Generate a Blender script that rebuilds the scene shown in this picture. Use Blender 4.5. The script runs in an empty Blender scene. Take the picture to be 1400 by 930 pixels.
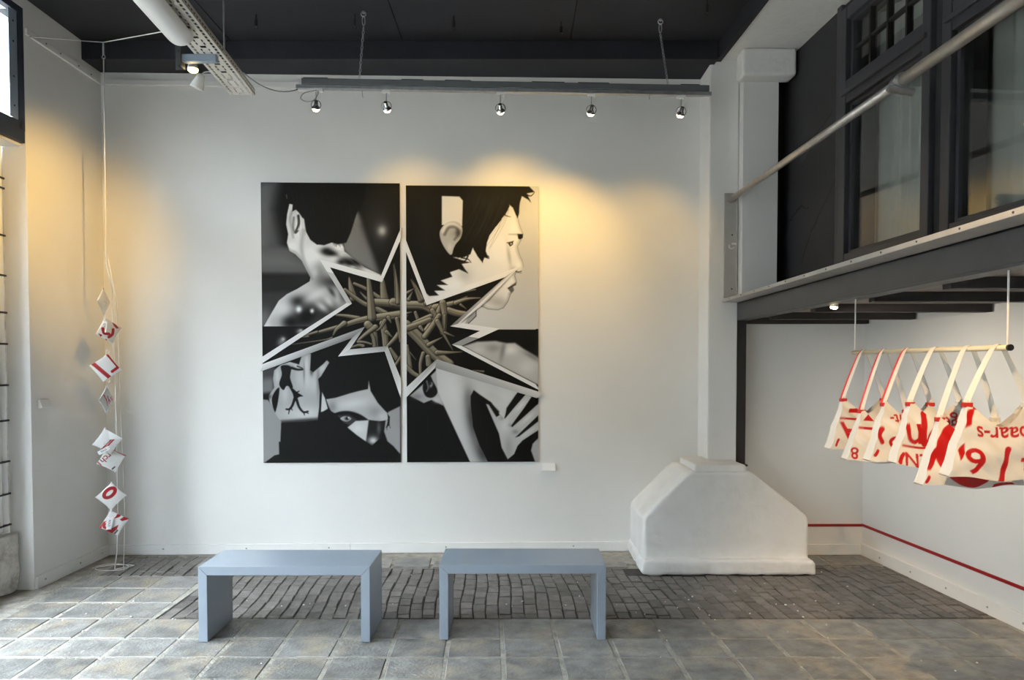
import bpy, bmesh, math, random
import numpy as np
from mathutils import Vector, Matrix, noise

# ------------------------------------------------------------------ camera, world, exposure
sc = bpy.context.scene
C = sc.collection
PITCH = 1.7; FPX = 1000.0
cam_d = bpy.data.cameras.new('camera'); cam = bpy.data.objects.new('camera', cam_d); C.objects.link(cam)
cam.location = (0, 0, 1.63)
cam.rotation_euler = (math.radians(90 - PITCH), 0, 0)
cam_d.sensor_fit = 'HORIZONTAL'; cam_d.sensor_width = 36.0; cam_d.lens = 36.0 * FPX / 1400.0
cam_d.shift_x = -5.0 / 1400.0
cam_d.shift_y = (497 + FPX * math.tan(math.radians(PITCH)) - 465) / 1400.0
cam_d.clip_start = 0.05; cam_d.clip_end = 200
sc.camera = cam

world = bpy.data.worlds.new('overcast_sky'); sc.world = world
world.use_nodes = True
wb = world.node_tree.nodes['Background']
wb.inputs[0].default_value = (0.83, 0.91, 1.0, 1); wb.inputs[1].default_value = 18.0
sc.view_settings.view_transform = 'Standard'; sc.view_settings.look = 'None'
sc.view_settings.gamma = 1.0; sc.view_settings.use_curve_mapping = False
sc.view_settings.exposure = 0.72
random.seed(7); np.random.seed(7)

# ------------------------------------------------------------------ materials
def lin(c):
    c = np.asarray(c, float) / 255.0
    return np.where(c <= 0.04045, c / 12.92, ((c + 0.055) / 1.055) ** 2.4)
MATS = {}
def mat(name, rgb, rough=0.6, metal=0.0, var=0.0, scale=6.0, bump=0.0, bscale=40.0, emit=None, estr=0, spec=0.5, rnd=0.0, stain=None, stain_amt=0.0, stain_scale=2.0):
    m = bpy.data.materials.new(name); m.use_nodes = True
    nt = m.node_tree; p = nt.nodes['Principled BSDF']
    L = nt.links.new
    p.inputs['Roughness'].default_value = rough; p.inputs['Metallic'].default_value = metal
    p.inputs['Specular IOR Level'].default_value = spec
    p.inputs['Base Color'].default_value = (*rgb, 1)
    geo = nt.nodes.new('ShaderNodeNewGeometry')
    col = None
    if var or rnd or stain is not None:
        n = nt.nodes.new('ShaderNodeTexNoise'); n.inputs['Scale'].default_value = scale; n.inputs['Detail'].default_value = 5
        L(geo.outputs['Position'], n.inputs['Vector'])
        r = nt.nodes.new('ShaderNodeMapRange'); r.inputs['From Min'].default_value = 0.3; r.inputs['From Max'].default_value = 0.7
        r.inputs['To Min'].default_value = 1 - var; r.inputs['To Max'].default_value = 1 + var
        L(n.outputs['Fac'], r.inputs['Value'])
        val = r.outputs['Result']
        if rnd:
            oi = nt.nodes.new('ShaderNodeObjectInfo')
            r2 = nt.nodes.new('ShaderNodeMapRange'); r2.inputs['To Min'].default_value = 1 - rnd; r2.inputs['To Max'].default_value = 1 + rnd
            L(oi.outputs['Random'], r2.inputs['Value'])
            mm = nt.nodes.new('ShaderNodeMath'); mm.operation = 'MULTIPLY'
            L(val, mm.inputs[0]); L(r2.outputs['Result'], mm.inputs[1]); val = mm.outputs[0]
        v = nt.nodes.new('ShaderNodeVectorMath'); v.operation = 'SCALE'; v.inputs[0].default_value = rgb
        L(val, v.inputs['Scale']); col = v.outputs['Vector']
        if stain is not None:
            n2 = nt.nodes.new('ShaderNodeTexNoise'); n2.inputs['Scale'].default_value = stain_scale; n2.inputs['Detail'].default_value = 8; n2.inputs['Roughness'].default_value = 0.7
            L(geo.outputs['Position'], n2.inputs['Vector'])
            r3 = nt.nodes.new('ShaderNodeMapRange'); r3.inputs['From Min'].default_value = 0.5; r3.inputs['From Max'].default_value = 0.72
            r3.inputs['To Min'].default_value = 0; r3.inputs['To Max'].default_value = stain_amt
            L(n2.outputs['Fac'], r3.inputs['Value'])
            mx = nt.nodes.new('ShaderNodeMix'); mx.data_type = 'RGBA'
            L(r3.outputs['Result'], mx.inputs['Factor']); L(col, mx.inputs['A']); mx.inputs['B'].default_value = (*stain, 1)
            col = mx.outputs['Result']
        L(col, p.inputs['Base Color'])
    if bump:
        nb = nt.nodes.new('ShaderNodeTexNoise'); nb.inputs['Scale'].default_value = bscale; nb.inputs['Detail'].default_value = 6
        L(geo.outputs['Position'], nb.inputs['Vector'])
        b = nt.nodes.new('ShaderNodeBump'); b.inputs['Strength'].default_value = bump; b.inputs['Distance'].default_value = 0.01
        L(nb.outputs['Fac'], b.inputs['Height']); L(b.outputs['Normal'], p.inputs['Normal'])
    if emit is not None:
        p.inputs['Emission Color'].default_value = (*emit, 1); p.inputs['Emission Strength'].default_value = estr
    MATS[name] = m
    return m
def glass_mat(name, tint=(0.95, 0.97, 0.97), ior=1.5):
    m = bpy.data.materials.new(name); m.use_nodes = True
    nt = m.node_tree; nt.nodes.clear(); L = nt.links.new
    out = nt.nodes.new('ShaderNodeOutputMaterial'); mix = nt.nodes.new('ShaderNodeMixShader')
    fr = nt.nodes.new('ShaderNodeFresnel'); geo = nt.nodes.new('ShaderNodeNewGeometry'); mr = nt.nodes.new('ShaderNodeMapRange')
    mr.inputs['To Min'].default_value = ior; mr.inputs['To Max'].default_value = 1.0 / ior   # the far face of the pane reflects like the near one
    L(geo.outputs['Backfacing'], mr.inputs['Value']); L(mr.outputs['Result'], fr.inputs['IOR'])
    tr = nt.nodes.new('ShaderNodeBsdfTransparent'); tr.inputs[0].default_value = (*tint, 1)
    gl = nt.nodes.new('ShaderNodeBsdfGlossy'); gl.inputs['Roughness'].default_value = 0.0
    L(fr.outputs[0], mix.inputs[0]); L(tr.outputs[0], mix.inputs[1]); L(gl.outputs[0], mix.inputs[2]); L(mix.outputs[0], out.inputs[0])
    MATS[name] = m
    return m
def vcol_mat(name, rough=0.5, spec=0.5, bump=0.0, bscale=200):
    m = mat(name, (0.8, 0.8, 0.8), rough, spec=spec, bump=bump, bscale=bscale)
    nt = m.node_tree; a = nt.nodes.new('ShaderNodeAttribute'); a.attribute_name = 'Col'
    nt.links.new(a.outputs['Color'], nt.nodes['Principled BSDF'].inputs['Base Color'])
    return m

mat('wall_paint', (0.80, 0.785, 0.76), 0.75, var=0.025, scale=1.5, bump=0.08, bscale=60)
mat('plaster', (0.80, 0.785, 0.76), 0.85, var=0.03, scale=5, bump=0.35, bscale=28, stain=(0.55, 0.51, 0.45), stain_amt=0.2, stain_scale=7)
mat('rough_plaster', (0.66, 0.63, 0.58), 0.9, var=0.15, scale=12, bump=1.0, bscale=25, stain=(0.25, 0.21, 0.17), stain_amt=0.8, stain_scale=9)
mat('skirting', (0.80, 0.79, 0.77), 0.5, var=0.03, scale=4)
mat('navy_ceiling', (0.016, 0.018, 0.026), 0.7, var=0.25, scale=1.2, bump=0.1)
mat('dark_wall', (0.026, 0.026, 0.030), 0.7, var=0.12, scale=2.5, bump=0.25, bscale=14)
mat('dark_wood', (0.042, 0.042, 0.050), 0.45, var=0.08, scale=3)
mat('crack', (0.008, 0.008, 0.008), 0.9)
mat('steel_grey', (0.055, 0.055, 0.058), 0.5, var=0.1, scale=4)
mat('joist_dark', (0.030, 0.026, 0.026), 0.6, var=0.15, scale=5)
mat('deck_board', (0.22, 0.18, 0.15), 0.6, var=0.12, scale=3)
mat('deck_edge', (0.42, 0.40, 0.37), 0.45, var=0.08, scale=6)
mat('mortar', (0.37, 0.345, 0.30), 0.95, var=0.25, scale=14, bump=0.6, bscale=60, stain=(0.24, 0.22, 0.19), stain_amt=0.5, stain_scale=6)
mat('brick_bed', (0.060, 0.055, 0.050), 0.95, var=0.3, scale=20, bump=0.6, bscale=80)
mat('tile', (0.215, 0.21, 0.198), 0.38, var=0.38, scale=9, bump=0.5, bscale=55, rnd=0.2, stain=(0.48, 0.38, 0.25), stain_amt=0.75, stain_scale=3.2)
mat('brick', (0.165, 0.15, 0.138), 0.55, var=0.25, scale=15, bump=0.5, bscale=60, rnd=0.28, stain=(0.22, 0.20, 0.17), stain_amt=0.45, stain_scale=5)
mat('bench_paint', (0.31, 0.36, 0.425), 0.2, var=0.03, scale=3)
mat('chrome', (0.75, 0.74, 0.72), 0.12, 1.0)
mat('galvanised', (0.50, 0.51, 0.52), 0.42, 0.9, var=0.12, scale=20)
mat('tray_cream', (0.62, 0.59, 0.53), 0.5, var=0.06, scale=15)
mat('track_grey', (0.16, 0.165, 0.17), 0.45, 0.3, var=0.08, scale=6)
mat('black_metal', (0.012, 0.012, 0.014), 0.5)
mat('white_plastic', (0.80, 0.79, 0.76), 0.4)
mat('diffuser', (0.78, 0.78, 0.78), 0.3, var=0.02)
mat('cable_grey', (0.35, 0.35, 0.35), 0.5)
mat('cord_white', (0.72, 0.70, 0.66), 0.7)
mat('tube_steel', (0.50, 0.46, 0.41), 0.38, 0.65, var=0.1, scale=20)
mat('rail_cream', (0.72, 0.62, 0.42), 0.4, 0.2)
mat('navy_frame', (0.022, 0.032, 0.055), 0.45, var=0.1, scale=5)
mat('steel_strip', (0.30, 0.36, 0.44), 0.4, 0.3)
mat('strap_white', (0.72, 0.68, 0.60), 0.45)
mat('strap_red', (0.62, 0.03, 0.025), 0.45)
mat('red_tape', (0.42, 0.012, 0.014), 0.45)
mat('red_tape_dark', (0.20, 0.006, 0.008), 0.45)
mat('tag_card', (0.82, 0.82, 0.82), 0.6)
mat('ink_dark', (0.03, 0.02, 0.03), 0.6)
mat('curtain', (0.40, 0.40, 0.36), 0.9, var=0.08, scale=4)
mat('far_room', (0.4, 0.4, 0.4), 0.9)
mat('lamp_glow', (1, 1, 1), 0.3, emit=(1.0, 0.80, 0.46), estr=14)
mat('lamp_glow_soft', (1, 1, 1), 0.3, emit=(1.0, 0.72, 0.28), estr=5)
mat('pavement', (0.16, 0.155, 0.145), 0.9, var=0.1)
glass_mat('glass', ior=1.6)
vcol_mat('painted_canvas', 0.65, 0.2, 0.05, 400)
vcol_mat('printed_vinyl', 0.34, 0.5)
vcol_mat('star_paint', 0.6, 0.3)

# ------------------------------------------------------------------ helpers
def woff(o):
    v = Vector((0, 0, 0))
    while o is not None:
        v += Vector(o.location); o = o.parent
    return v
class MB:
    def __init__(s): s.v = []; s.f = []
    def add(s, vs, fs):
        b = len(s.v); s.v += [tuple(p) for p in vs]; s.f += [tuple(b + i for i in f) for f in fs]; return s
    def hexa(s, p):   # p: 4 bottom then 4 top
        return s.add(p, [(3, 2, 1, 0), (4, 5, 6, 7), (0, 1, 5, 4), (1, 2, 6, 5), (2, 3, 7, 6), (3, 0, 4, 7)])
    def box(s, x0, x1, y0, y1, z0, z1):
        return s.hexa([(x0, y0, z0), (x1, y0, z0), (x1, y1, z0), (x0, y1, z0), (x0, y0, z1), (x1, y0, z1), (x1, y1, z1), (x0, y1, z1)])
    def prism(s, poly, y0, y1):   # poly of (x,z), counter-clockwise seen from -Y
        n = len(poly); vs = [(x, y0, z) for x, z in poly] + [(x, y1, z) for x, z in poly]
        fs = [tuple(range(n)), tuple(range(2 * n - 1, n - 1, -1))]
        fs += [((i + 1) % n, i, n + i, n + (i + 1) % n) for i in range(n)]
        return s.add(vs, fs)
    def cone(s, p0, p1, r0, r1, n=12, cap=True):
        p0 = Vector(p0); p1 = Vector(p1); d = (p1 - p0).normalized()
        a = d.orthogonal().normalized(); b = d.cross(a)
        vs = []
        for p, r in ((p0, r0), (p1, r1)):
            for i in range(n):
                t = 2 * math.pi * i / n; vs.append(p + (a * math.cos(t) + b * math.sin(t)) * r)
        fs = [(i, (i + 1) % n, n + (i + 1) % n, n + i) for i in range(n)]
        if cap: fs += [tuple(range(n - 1, -1, -1)), tuple(range(n, 2 * n))]
        return s.add(vs, fs)
    def lathe(s, p0, d, prof, n=16, cap=True):   # prof: (dist along d, radius)
        p0 = Vector(p0); d = Vector(d).normalized(); a = d.orthogonal().normalized(); b = d.cross(a); vs = []
        for h, r in prof:
            for i in range(n):
                t = 2 * math.pi * i / n; vs.append(p0 + d * h + (a * math.cos(t) + b * math.sin(t)) * r)
        m = len(prof)
        fs = [(k * n + i, k * n + (i + 1) % n, (k + 1) * n + (i + 1) % n, (k + 1) * n + i) for k in range(m - 1) for i in range(n)]
        if cap: fs += [tuple(range(n - 1, -1, -1)), tuple(range((m - 1) * n, m * n))]
        return s.add(vs, fs)
    def tube(s, pts, r, n=8, closed=False):
        pts = [Vector(p) for p in pts]; m = len(pts); vs = []; a = None
        for k in range(m):
            if closed: d = pts[(k + 1) % m] - pts[k - 1]
            else: d = pts[min(k + 1, m - 1)] - pts[max(k - 1, 0)]
            d.normalize()
            if a is None: a = d.orthogonal().normalized()
            a = (a - d * a.dot(d)); a = a.normalized() if a.length > 1e-6 else d.orthogonal().normalized()
            b = d.cross(a)
            for i in range(n):
                t = 2 * math.pi * i / n; vs.append(pts[k] + (a * math.cos(t) + b * math.sin(t)) * r)
        fs = [(k * n + i, k * n + (i + 1) % n, ((k + 1) % m) * n + (i + 1) % n, ((k + 1) % m) * n + i) for k in range(m if closed else m - 1) for i in range(n)]
        if not closed: fs += [tuple(range(n - 1, -1, -1)), tuple(range((m - 1) * n, m * n))]
        return s.add(vs, fs)
    def ring(s, c, ax, R, r, n=24, k=6, a0=0, a1=2 * math.pi):
        ax = Vector(ax).normalized(); a = ax.orthogonal().normalized(); b = ax.cross(a); c = Vector(c)
        full = abs(a1 - a0) > 6.28
        pts = [c + (a * math.cos(a0 + (a1 - a0) * i / n) + b * math.sin(a0 + (a1 - a0) * i / n)) * R for i in range(n if full else n + 1)]
        return s.tube(pts, r, k, closed=full)
    def build(s, name, m, parent=None, bevel=0.0, smooth=False, seg=2, local=False):
        off = Vector((0, 0, 0)) if (parent is None or local) else woff(parent)
        me = bpy.data.meshes.new(name); me.from_pydata([tuple(Vector(p) - off) for p in s.v], [], s.f); 
        if bevel > 0:
            bm = bmesh.new(); bm.from_mesh(me); bmesh.ops.recalc_face_normals(bm, faces=bm.faces)
            bmesh.ops.bevel(bm, geom=[e for e in bm.edges if e.is_manifold and e.calc_face_angle(0) > 0.3], offset=bevel, segments=seg, affect='EDGES', profile=0.6)
            bm.to_mesh(me); bm.free()
        else:
            bm = bmesh.new(); bm.from_mesh(me); bmesh.ops.recalc_face_normals(bm, faces=bm.faces); bm.to_mesh(me); bm.free()
        if smooth: me.polygons.foreach_set('use_smooth', [True] * len(me.polygons))
        me.materials.append(MATS[m]); me.update()
        o = bpy.data.objects.new(name, me); C.objects.link(o); o.parent = parent
        return o
def tag(o, label=None, cat=None, group=None, kind=None):
    if label: o['label'] = label
    if cat: o['category'] = cat
    if group: o['group'] = group
    if kind: o['kind'] = kind
    return o
def empty(name, loc, label=None, cat=None, group=None, kind=None):
    o = bpy.data.objects.new(name, None); C.objects.link(o); o.location = loc; o.empty_display_size = 0.1
    return tag(o, label, cat, group, kind)
def copy_tree(o, parent=None):
    c = o.copy(); C.objects.link(c); c.parent = parent
    for ch in list(o.children): copy_tree(ch, c)
    return c
def share(name, me, parent, loc, rot=(0, 0, 0), scale=(1, 1, 1)):
    o = bpy.data.objects.new(name, me); C.objects.link(o); o.parent = parent
    o.location = Vector(loc) - (woff(parent) if parent else Vector((0, 0, 0))); o.rotation_euler = rot; o.scale = scale
    return o
def unit_mesh(name, m, mb, bevel=0.0, smooth=False):
    o = mb.build(name, m, None, bevel, smooth); me = o.data; bpy.data.objects.remove(o); return me
def struct(o, label=None): return tag(o, label, kind='structure')
def spot(name, loc, target, energy, col, size_deg, blend, parent=None, radius=0.02):
    d = bpy.data.lights.new(name, 'SPOT'); d.energy = energy; d.color = col; d.spot_size = math.radians(size_deg); d.spot_blend = blend; d.shadow_soft_size = radius
    o = bpy.data.objects.new(name, d); C.objects.link(o); o.parent = parent
    o.location = Vector(loc) - (woff(parent) if parent else Vector((0, 0, 0)))
    o.rotation_euler = (Vector(target) - Vector(loc)).to_track_quat('-Z', 'Y').to_euler()
    return o
# ------------------------------------------------------------------ the setting
def YB(x): return 6.265 + 0.03 * (x + 0.9)          # the back wall stands slightly askew
def XW(y): return 2.20 + 0.067 * (6.2 - y)           # dark upper side wall
def XR(y): return 2.955 + 0.085 * (6.2 - y)          # white wall under the gallery
ZC = 4.21; YF = -1.6; XL = -3.47; XF = -3.64
def slabq(mb, p, q, t, z0, z1):   # wall slab from p to q (plan), thickness t to the left of the direction p>q
    d = Vector((q[0] - p[0], q[1] - p[1])).normalized(); n = Vector((-d.y, d.x)) * t
    return mb.hexa([(p[0], p[1], z0), (q[0], q[1], z0), (q[0] + n.x, q[1] + n.y, z0), (p[0] + n.x, p[1] + n.y, z0),
                    (p[0], p[1], z1), (q[0], q[1], z1), (q[0] + n.x, q[1] + n.y, z1), (p[0] + n.x, p[1] + n.y, z1)])

# back wall
struct(slabq(MB(), (XL - 0.2, YB(XL - 0.2)), (1.86, YB(1.86)), 0.2, -0.1, 4.45).build('wall_back', 'wall_paint'))
struct(MB().box(1.82, 3.4, 6.2, 6.55, -0.1, 4.45).build('wall_recess', 'wall_paint'))
struct(MB().box(1.827, 2.108, 5.93, 6.199, 2.157, 4.2).build('wall_pier', 'wall_paint'))
struct(MB().box(2.109, 2.24, 6.12, 6.199, 2.157, 4.2).build('wall_pier_side', 'dark_wall'))
# left wall panel with its end facing the room, and a batten along the top of both walls
struct(MB().prism([(XL - 0.17, -0.02), (XL, -0.02), (XL, 4.45), (XL - 0.035, 4.45), (XL - 0.035, 3.2), (XL - 0.17, 3.2)], 5.23, 6.4).build('wall_left', 'wall_paint', bevel=0.004))
t = empty('trim_1', (XL, 6.0, 4.0), kind='structure')
slabq(MB(), (XL, YB(XL) - 0.018), (1.57, YB(1.57) - 0.018), 0.02, 3.955, 4.0).build('batten', 'wall_paint', t, bevel=0.004)
MB().box(XL - 0.005, XL + 0.018, 5.24, 6.16, 3.955, 4.0).build('batten', 'wall_paint', t, bevel=0.004)
scr = unit_mesh('screw_head', 'steel_grey', MB().cone((0, 0, 0), (0.004, 0, 0), 0.007, 0.006, 8))
for y in (5.45, 5.62, 5.85, 6.02): share('screw_head', scr, t, (XL + 0.017, y, 3.98))
# skirting boards
b = struct(empty('baseboard_back', (0, 6.2, 0)))
for x0, x1 in ((XL + 0.02, -1.42), (-1.415, 0.99)):
    slabq(MB(), (x0, YB(x0) - 0.02), (x1, YB(x1) - 0.02), 0.022, 0.0, 0.085).build('skirting_board', 'skirting', b, bevel=0.004)
scr2 = unit_mesh('screw_head', 'cable_grey', MB().cone((0, 0, 0), (0, -0.004, 0), 0.008, 0.007, 8))
for x in (-3.0, -2.3, -1.6, -0.6, 0.5): share('screw_head', scr2, b, (x, YB(x) - 0.02, 0.05))
b = struct(empty('baseboard_left', (XL, 5.7, 0)))
MB().box(XL - 0.002, XL + 0.022, 5.235, 6.17, 0.0, 0.09).build('skirting_board', 'skirting', b, bevel=0.004)
scr3 = unit_mesh('screw_head', 'cable_grey', MB().cone((0, 0, 0), (0.004, 0, 0), 0.008, 0.007, 8))
for y in (5.32, 5.75, 6.05): share('screw_head', scr3, b, (XL + 0.022, y, 0.05))
b = struct(empty('baseboard_right', (3.0, 5, 0)))
MB().box(2.29, 2.945, 6.178, 6.2, 0.0, 0.09).build('skirting_board', 'skirting', b, bevel=0.004)
ys = [6.19, 5.98, 4.2, 2.2]
for a, c in zip(ys, ys[1:]):
    slabq(MB(), (XR(c + 0.003) - 0.022, c + 0.003), (XR(a) - 0.022, a), -0.021, 0.0, 0.10).build('skirting_board', 'skirting', b, bevel=0.004)
for y in (5.9, 5.5, 5.1, 4.7, 4.4): share('screw_head', scr3, b, (XR(y) - 0.022, y, 0.05), (0, 0, math.pi))

# right wall below the gallery (white) with red tape line
struct(slabq(MB(), (XR(YF), YF), (XR(6.3), 6.3), -0.2, -0.1, 1.965).build('wall_right', 'wall_paint'))
t = empty('red_tape_line', (2.6, 6.19, 0.25), 'red tape line running low along the corner walls behind the hanging bags', 'tape')
for z0, z1, m in ((0.238, 0.247, 'red_tape'), (0.247, 0.252, 'red_tape_dark'), (0.252, 0.262, 'red_tape')):
    mb = MB().box(2.2, 2.957, 6.1975, 6.1995, z0, z1)
    slabq(mb, (XR(2.0) - 0.0025, 2.0), (XR(6.198) - 0.0025, 6.198), -0.002, z0 + 0.003, z1 + 0.003)
    mb.build('tape_strip', m, t)
# dark upper side wall with windows 1 and 2
def wbox(mb, y0, y1, z0, z1, o0, o1):
    return mb.hexa([(XW(y0) + o0, y0, z0), (XW(y0) + o1, y0, z0), (XW(y1) + o1, y1, z0), (XW(y1) + o0, y1, z0),
                    (XW(y0) + o0, y0, z1), (XW(y0) + o1, y0, z1), (XW(y1) + o1, y1, z1), (XW(y1) + o0, y1, z1)])
W1 = (4.12, 5.11); W2 = (3.02, 4.02); ZS = 2.28; ZT = 4.05
mb = MB()
wbox(mb, W1[1], 6.3, 2.04, 4.45, 0, 0.22); wbox(mb, W2[1], W1[0], 2.04, 4.45, 0, 0.22); wbox(mb, YF, W2[0], 2.04, 4.45, 0, 0.22)
wbox(mb, W2[0], W1[1], 2.04, ZS, 0, 0.22); wbox(mb, W2[0], W1[1], ZT, 4.45, 0, 0.22)
wu = struct(mb.build('wall_upper', 'dark_wall'))
# cracks in the dark plaster: thin ragged grooves
def crack(pts, w):
    mb = MB()
    pp = []
    for (y0, z0), (y1, z1) in zip(pts, pts[1:]):
        for k in range(6):
            t = k / 6; pp.append((y0 + (y1 - y0) * t + random.uniform(-1, 1) * 0.012, z0 + (z1 - z0) * t + random.uniform(-1, 1) * 0.012))
    pp.append(pts[-1])
    for (y0, z0), (y1, z1) in zip(pp, pp[1:]):
        h = w * random.uniform(0.3, 1)
        mb.hexa([(XW(y0) - 0.001, y0, z0 - h), (XW(y0) + 0.01, y0, z0 - h), (XW(y1) + 0.01, y1, z1 - h), (XW(y1) - 0.001, y1, z1 - h),
                 (XW(y0) - 0.001, y0, z0 + h), (XW(y0) + 0.01, y0, z0 + h), (XW(y1) + 0.01, y1, z1 + h), (XW(y1) - 0.001, y1, z1 + h)])
    mb.build('plaster_crack', 'crack', wu)
crack([(6.12, 2.62), (5.95, 2.78), (5.78, 2.86), (5.62, 2.82)], 0.004)
crack([(5.75, 2.40), (5.58, 2.62), (5.38, 2.80), (5.22, 2.95)], 0.004)
crack([(5.75, 3.15), (5.5, 3.35), (5.28, 3.44)], 0.003)
def make_window(name, W, seed):
    y0, y1 = W
    r = struct(empty(name, (XW(y0), y0, ZS)), None)
    fr = MB()
    wbox(fr, y0, y0 + 0.075, ZS, ZT, -0.035, 0.09); wbox(fr, y1 - 0.075, y1, ZS, ZT, -0.035, 0.09)
    wbox(fr, y0 + 0.075, y1 - 0.075, ZS, ZS + 0.10, -0.03, 0.09); wbox(fr, y0 + 0.075, y1 - 0.075, ZT - 0.085, ZT, -0.03, 0.09)
    fr.build('window_frame', 'dark_wood', r, bevel=0.006)
    tr = MB(); wbox(tr, y0 + 0.075, y1 - 0.075, 3.40, 3.555, -0.03, 0.09)
    tr = tr.build('transom_rail', 'dark_wood', r, bevel=0.006)
    m2 = MB(); wbox(m2, y0 + 0.03, y1 - 0.03, 3.455, 3.485, -0.05, -0.02); m2.build('moulding', 'dark_wood', tr, bevel=0.006)
    ins = MB()
    for za, zb in ((ZS + 0.10, 3.40), (3.555, ZT - 0.085)):
        wbox(ins, y0 + 0.075, y0 + 0.10, za, zb, 0.0, 0.05); wbox(ins, y1 - 0.10, y1 - 0.075, za, zb, 0.0, 0.05)
        wbox(ins, y0 + 0.10, y1 - 0.10, za, za + 0.022, 0.0, 0.05); wbox(ins, y0 + 0.10, y1 - 0.10, zb - 0.022, zb, 0.0, 0.05)
    ins.build('sash', 'dark_wood', r, bevel=0.003)
    a, b2 = y0 + 0.10, y1 - 0.10; za, zb = 3.577, ZT - 0.107; zm = (za + zb) / 2
    g = MB()
    for k in (1, 2, 3):
        y = a + (b2 - a) * k / 4; wbox(g, y - 0.009, y + 0.009, za, zb, 0.005, 0.045)
    wbox(g, a, b2, zm - 0.009, zm + 0.009, 0.008, 0.042)
    g.build('glazing_bars', 'black_metal', r)
    wbox(MB(), a, b2, ZS + 0.122, 3.378, 0.022, 0.026).build('pane', 'glass', r)
    for k in range(4):
        for j in range(2):
            ya = a + (b2 - a) * k / 4 + 0.009; yb = a + (b2 - a) * (k + 1) / 4 - 0.009
            z_0 = za if j == 0 else zm + 0.009; z_1 = zm - 0.009 if j == 0 else zb
            wbox(MB(), ya, yb, z_0, z_1, 0.022, 0.026).build('pane', 'glass', r)
    # gathered curtain hanging behind the glass
    n = 90; mb = MB(); vs = []; rnd = random.Random(seed)
    for i in range(n + 1):
        y = y0 + 0.02 + (y1 - y0 - 0.04) * i / n
        d = 0.26 + 0.022 * math.sin(i * 0.62 + 1.3 * math.sin(i * 0.11)) + 0.012 * math.sin(i * 0.27)
        vs += [(XW(y) + d, y, ZS - 0.05), (XW(y) + d, y, ZT - 0.02)]
    mb.add(vs, [(2 * i, 2 * i + 2, 2 * i + 3, 2 * i + 1) for i in range(n)])
    c = mb.build('curtain', 'curtain', None, smooth=True)
    tag(c, ('pale gathered curtain behind the dark window next to the cracked wall' if seed == 1 else 'pale gathered curtain behind the dark window farther from the column'), 'curtain')
make_window('window_1', W1, 1); make_window('window_2', W2, 2)
far = MB(); wbox(far, 2.6, 5.6, 2.2, 4.2, 0.9, 1.0); wbox(far, 2.6, 5.6, 2.1, 2.2, 0.2, 1.0); wbox(far, 2.6, 5.6, 4.2, 4.3, 0.2, 1.0); wbox(far, 2.5, 2.6, 2.1, 4.3, 0.2, 1.0); wbox(far, 5.6, 5.7, 2.1, 4.3, 0.2, 1.0)
struct(far.build('wall_far_room', 'far_room'))
# post trim left of window 1
mb = MB(); wbox(mb, 5.11, 5.17, 2.155, 4.1, -0.03, 0.02); struct(mb.build('trim_2', 'dark_wood', bevel=0.006))

# ceiling of dark boards with open seams, a dropped beam along the back wall and an edge board
ce = struct(MB().box(XF - 0.2, 3.5, YF - 0.2, 6.6, ZC + 0.03, ZC + 0.2).build('ceiling', 'black_metal'))
xs = [XF, -2.28, -0.905, 0.437, 1.80]
for a, c in zip(xs, xs[1:]):
    for y0, y1 in ((YF, 1.0), (1.006, 3.5), (3.506, 6.3)):
        MB().box(a + 0.004, c - 0.004, y0, y1, ZC, ZC + 0.03).build('ceiling_board', 'navy_ceiling', ce, bevel=0.003)
struct(MB().box(XL - 0.1, 1.62, 5.92, 6.5, 4.062, ZC).build('ceiling_beam', 'navy_ceiling', bevel=0.006))
t = MB().hexa([(1.615, 6.3, 4.085), (1.66, 6.3, 4.085), (1.99, YF, 4.085), (1.945, YF, 4.085), (1.615, 6.3, 4.25), (1.66, 6.3, 4.25), (1.99, YF, 4.25), (1.945, YF, 4.25)])
struct(t.build('trim_3', 'navy_ceiling'))
sof = MB().hexa([(1.66, 6.3, 4.10), (2.3, 6.3, 4.10), (XW(YF) + 0.1, YF, 4.10), (1.99, YF, 4.10), (1.66, 6.3, 4.45), (2.3, 6.3, 4.45), (XW(YF) + 0.1, YF, 4.45), (1.99, YF, 4.45)])
struct(sof.build('ceiling_soffit', 'plaster'))
c = struct(MB().box(1.775, 2.20, 5.79, 5.96, 3.885, 4.10).build('trim_4', 'plaster', bevel=0.03, seg=4))

# column on its tapered plaster footing
col = empty('column', (1.7, 6.15, 0.0), 'white square column standing on a tapered plaster footing', 'column')
MB().box(1.582, 1.825, 6.03, 6.36, 0.7, 4.2).build('shaft', 'wall_paint', col, bevel=0.012)
prof = [(0.995, 0.0), (2.288, 0.0), (2.288, 0.42), (2.262, 0.452), (1.868, 0.765), (1.83, 0.785), (1.37, 0.785), (1.335, 0.765), (1.025, 0.452), (0.995, 0.42)]
def lumpy(mb, name, m, parent, bevel, vox, amp, fr):
    o = mb.build(name, m, parent, bevel=bevel, seg=3); md = o.modifiers.new('r', 'REMESH'); md.mode = 'VOXEL'; md.voxel_size = vox
    me = bpy.data.meshes.new_from_object(o.evaluated_get(bpy.context.evaluated_depsgraph_get())); o.modifiers.clear(); old = o.data; o.data = me; bpy.data.meshes.remove(old); me.name = name
    bm = bmesh.new(); bm.from_mesh(me)
    for _ in range(1): bmesh.ops.smooth_vert(bm, verts=bm.verts, factor=0.5, use_axis_x=True, use_axis_y=True, use_axis_z=True)
    bm.normal_update(); w = woff(parent) if parent else Vector((0, 0, 0))
    for v in bm.verts:
        p = v.co + w; v.co += v.normal * (noise.noise(p * fr) * amp + noise.noise(p * fr * 3.1) * amp * 0.4 + noise.noise(p * fr * 8) * amp * 0.15)
    bm.to_mesh(me); bm.free(); me.polygons.foreach_set('use_smooth', [True] * len(me.polygons))
    return o
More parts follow.
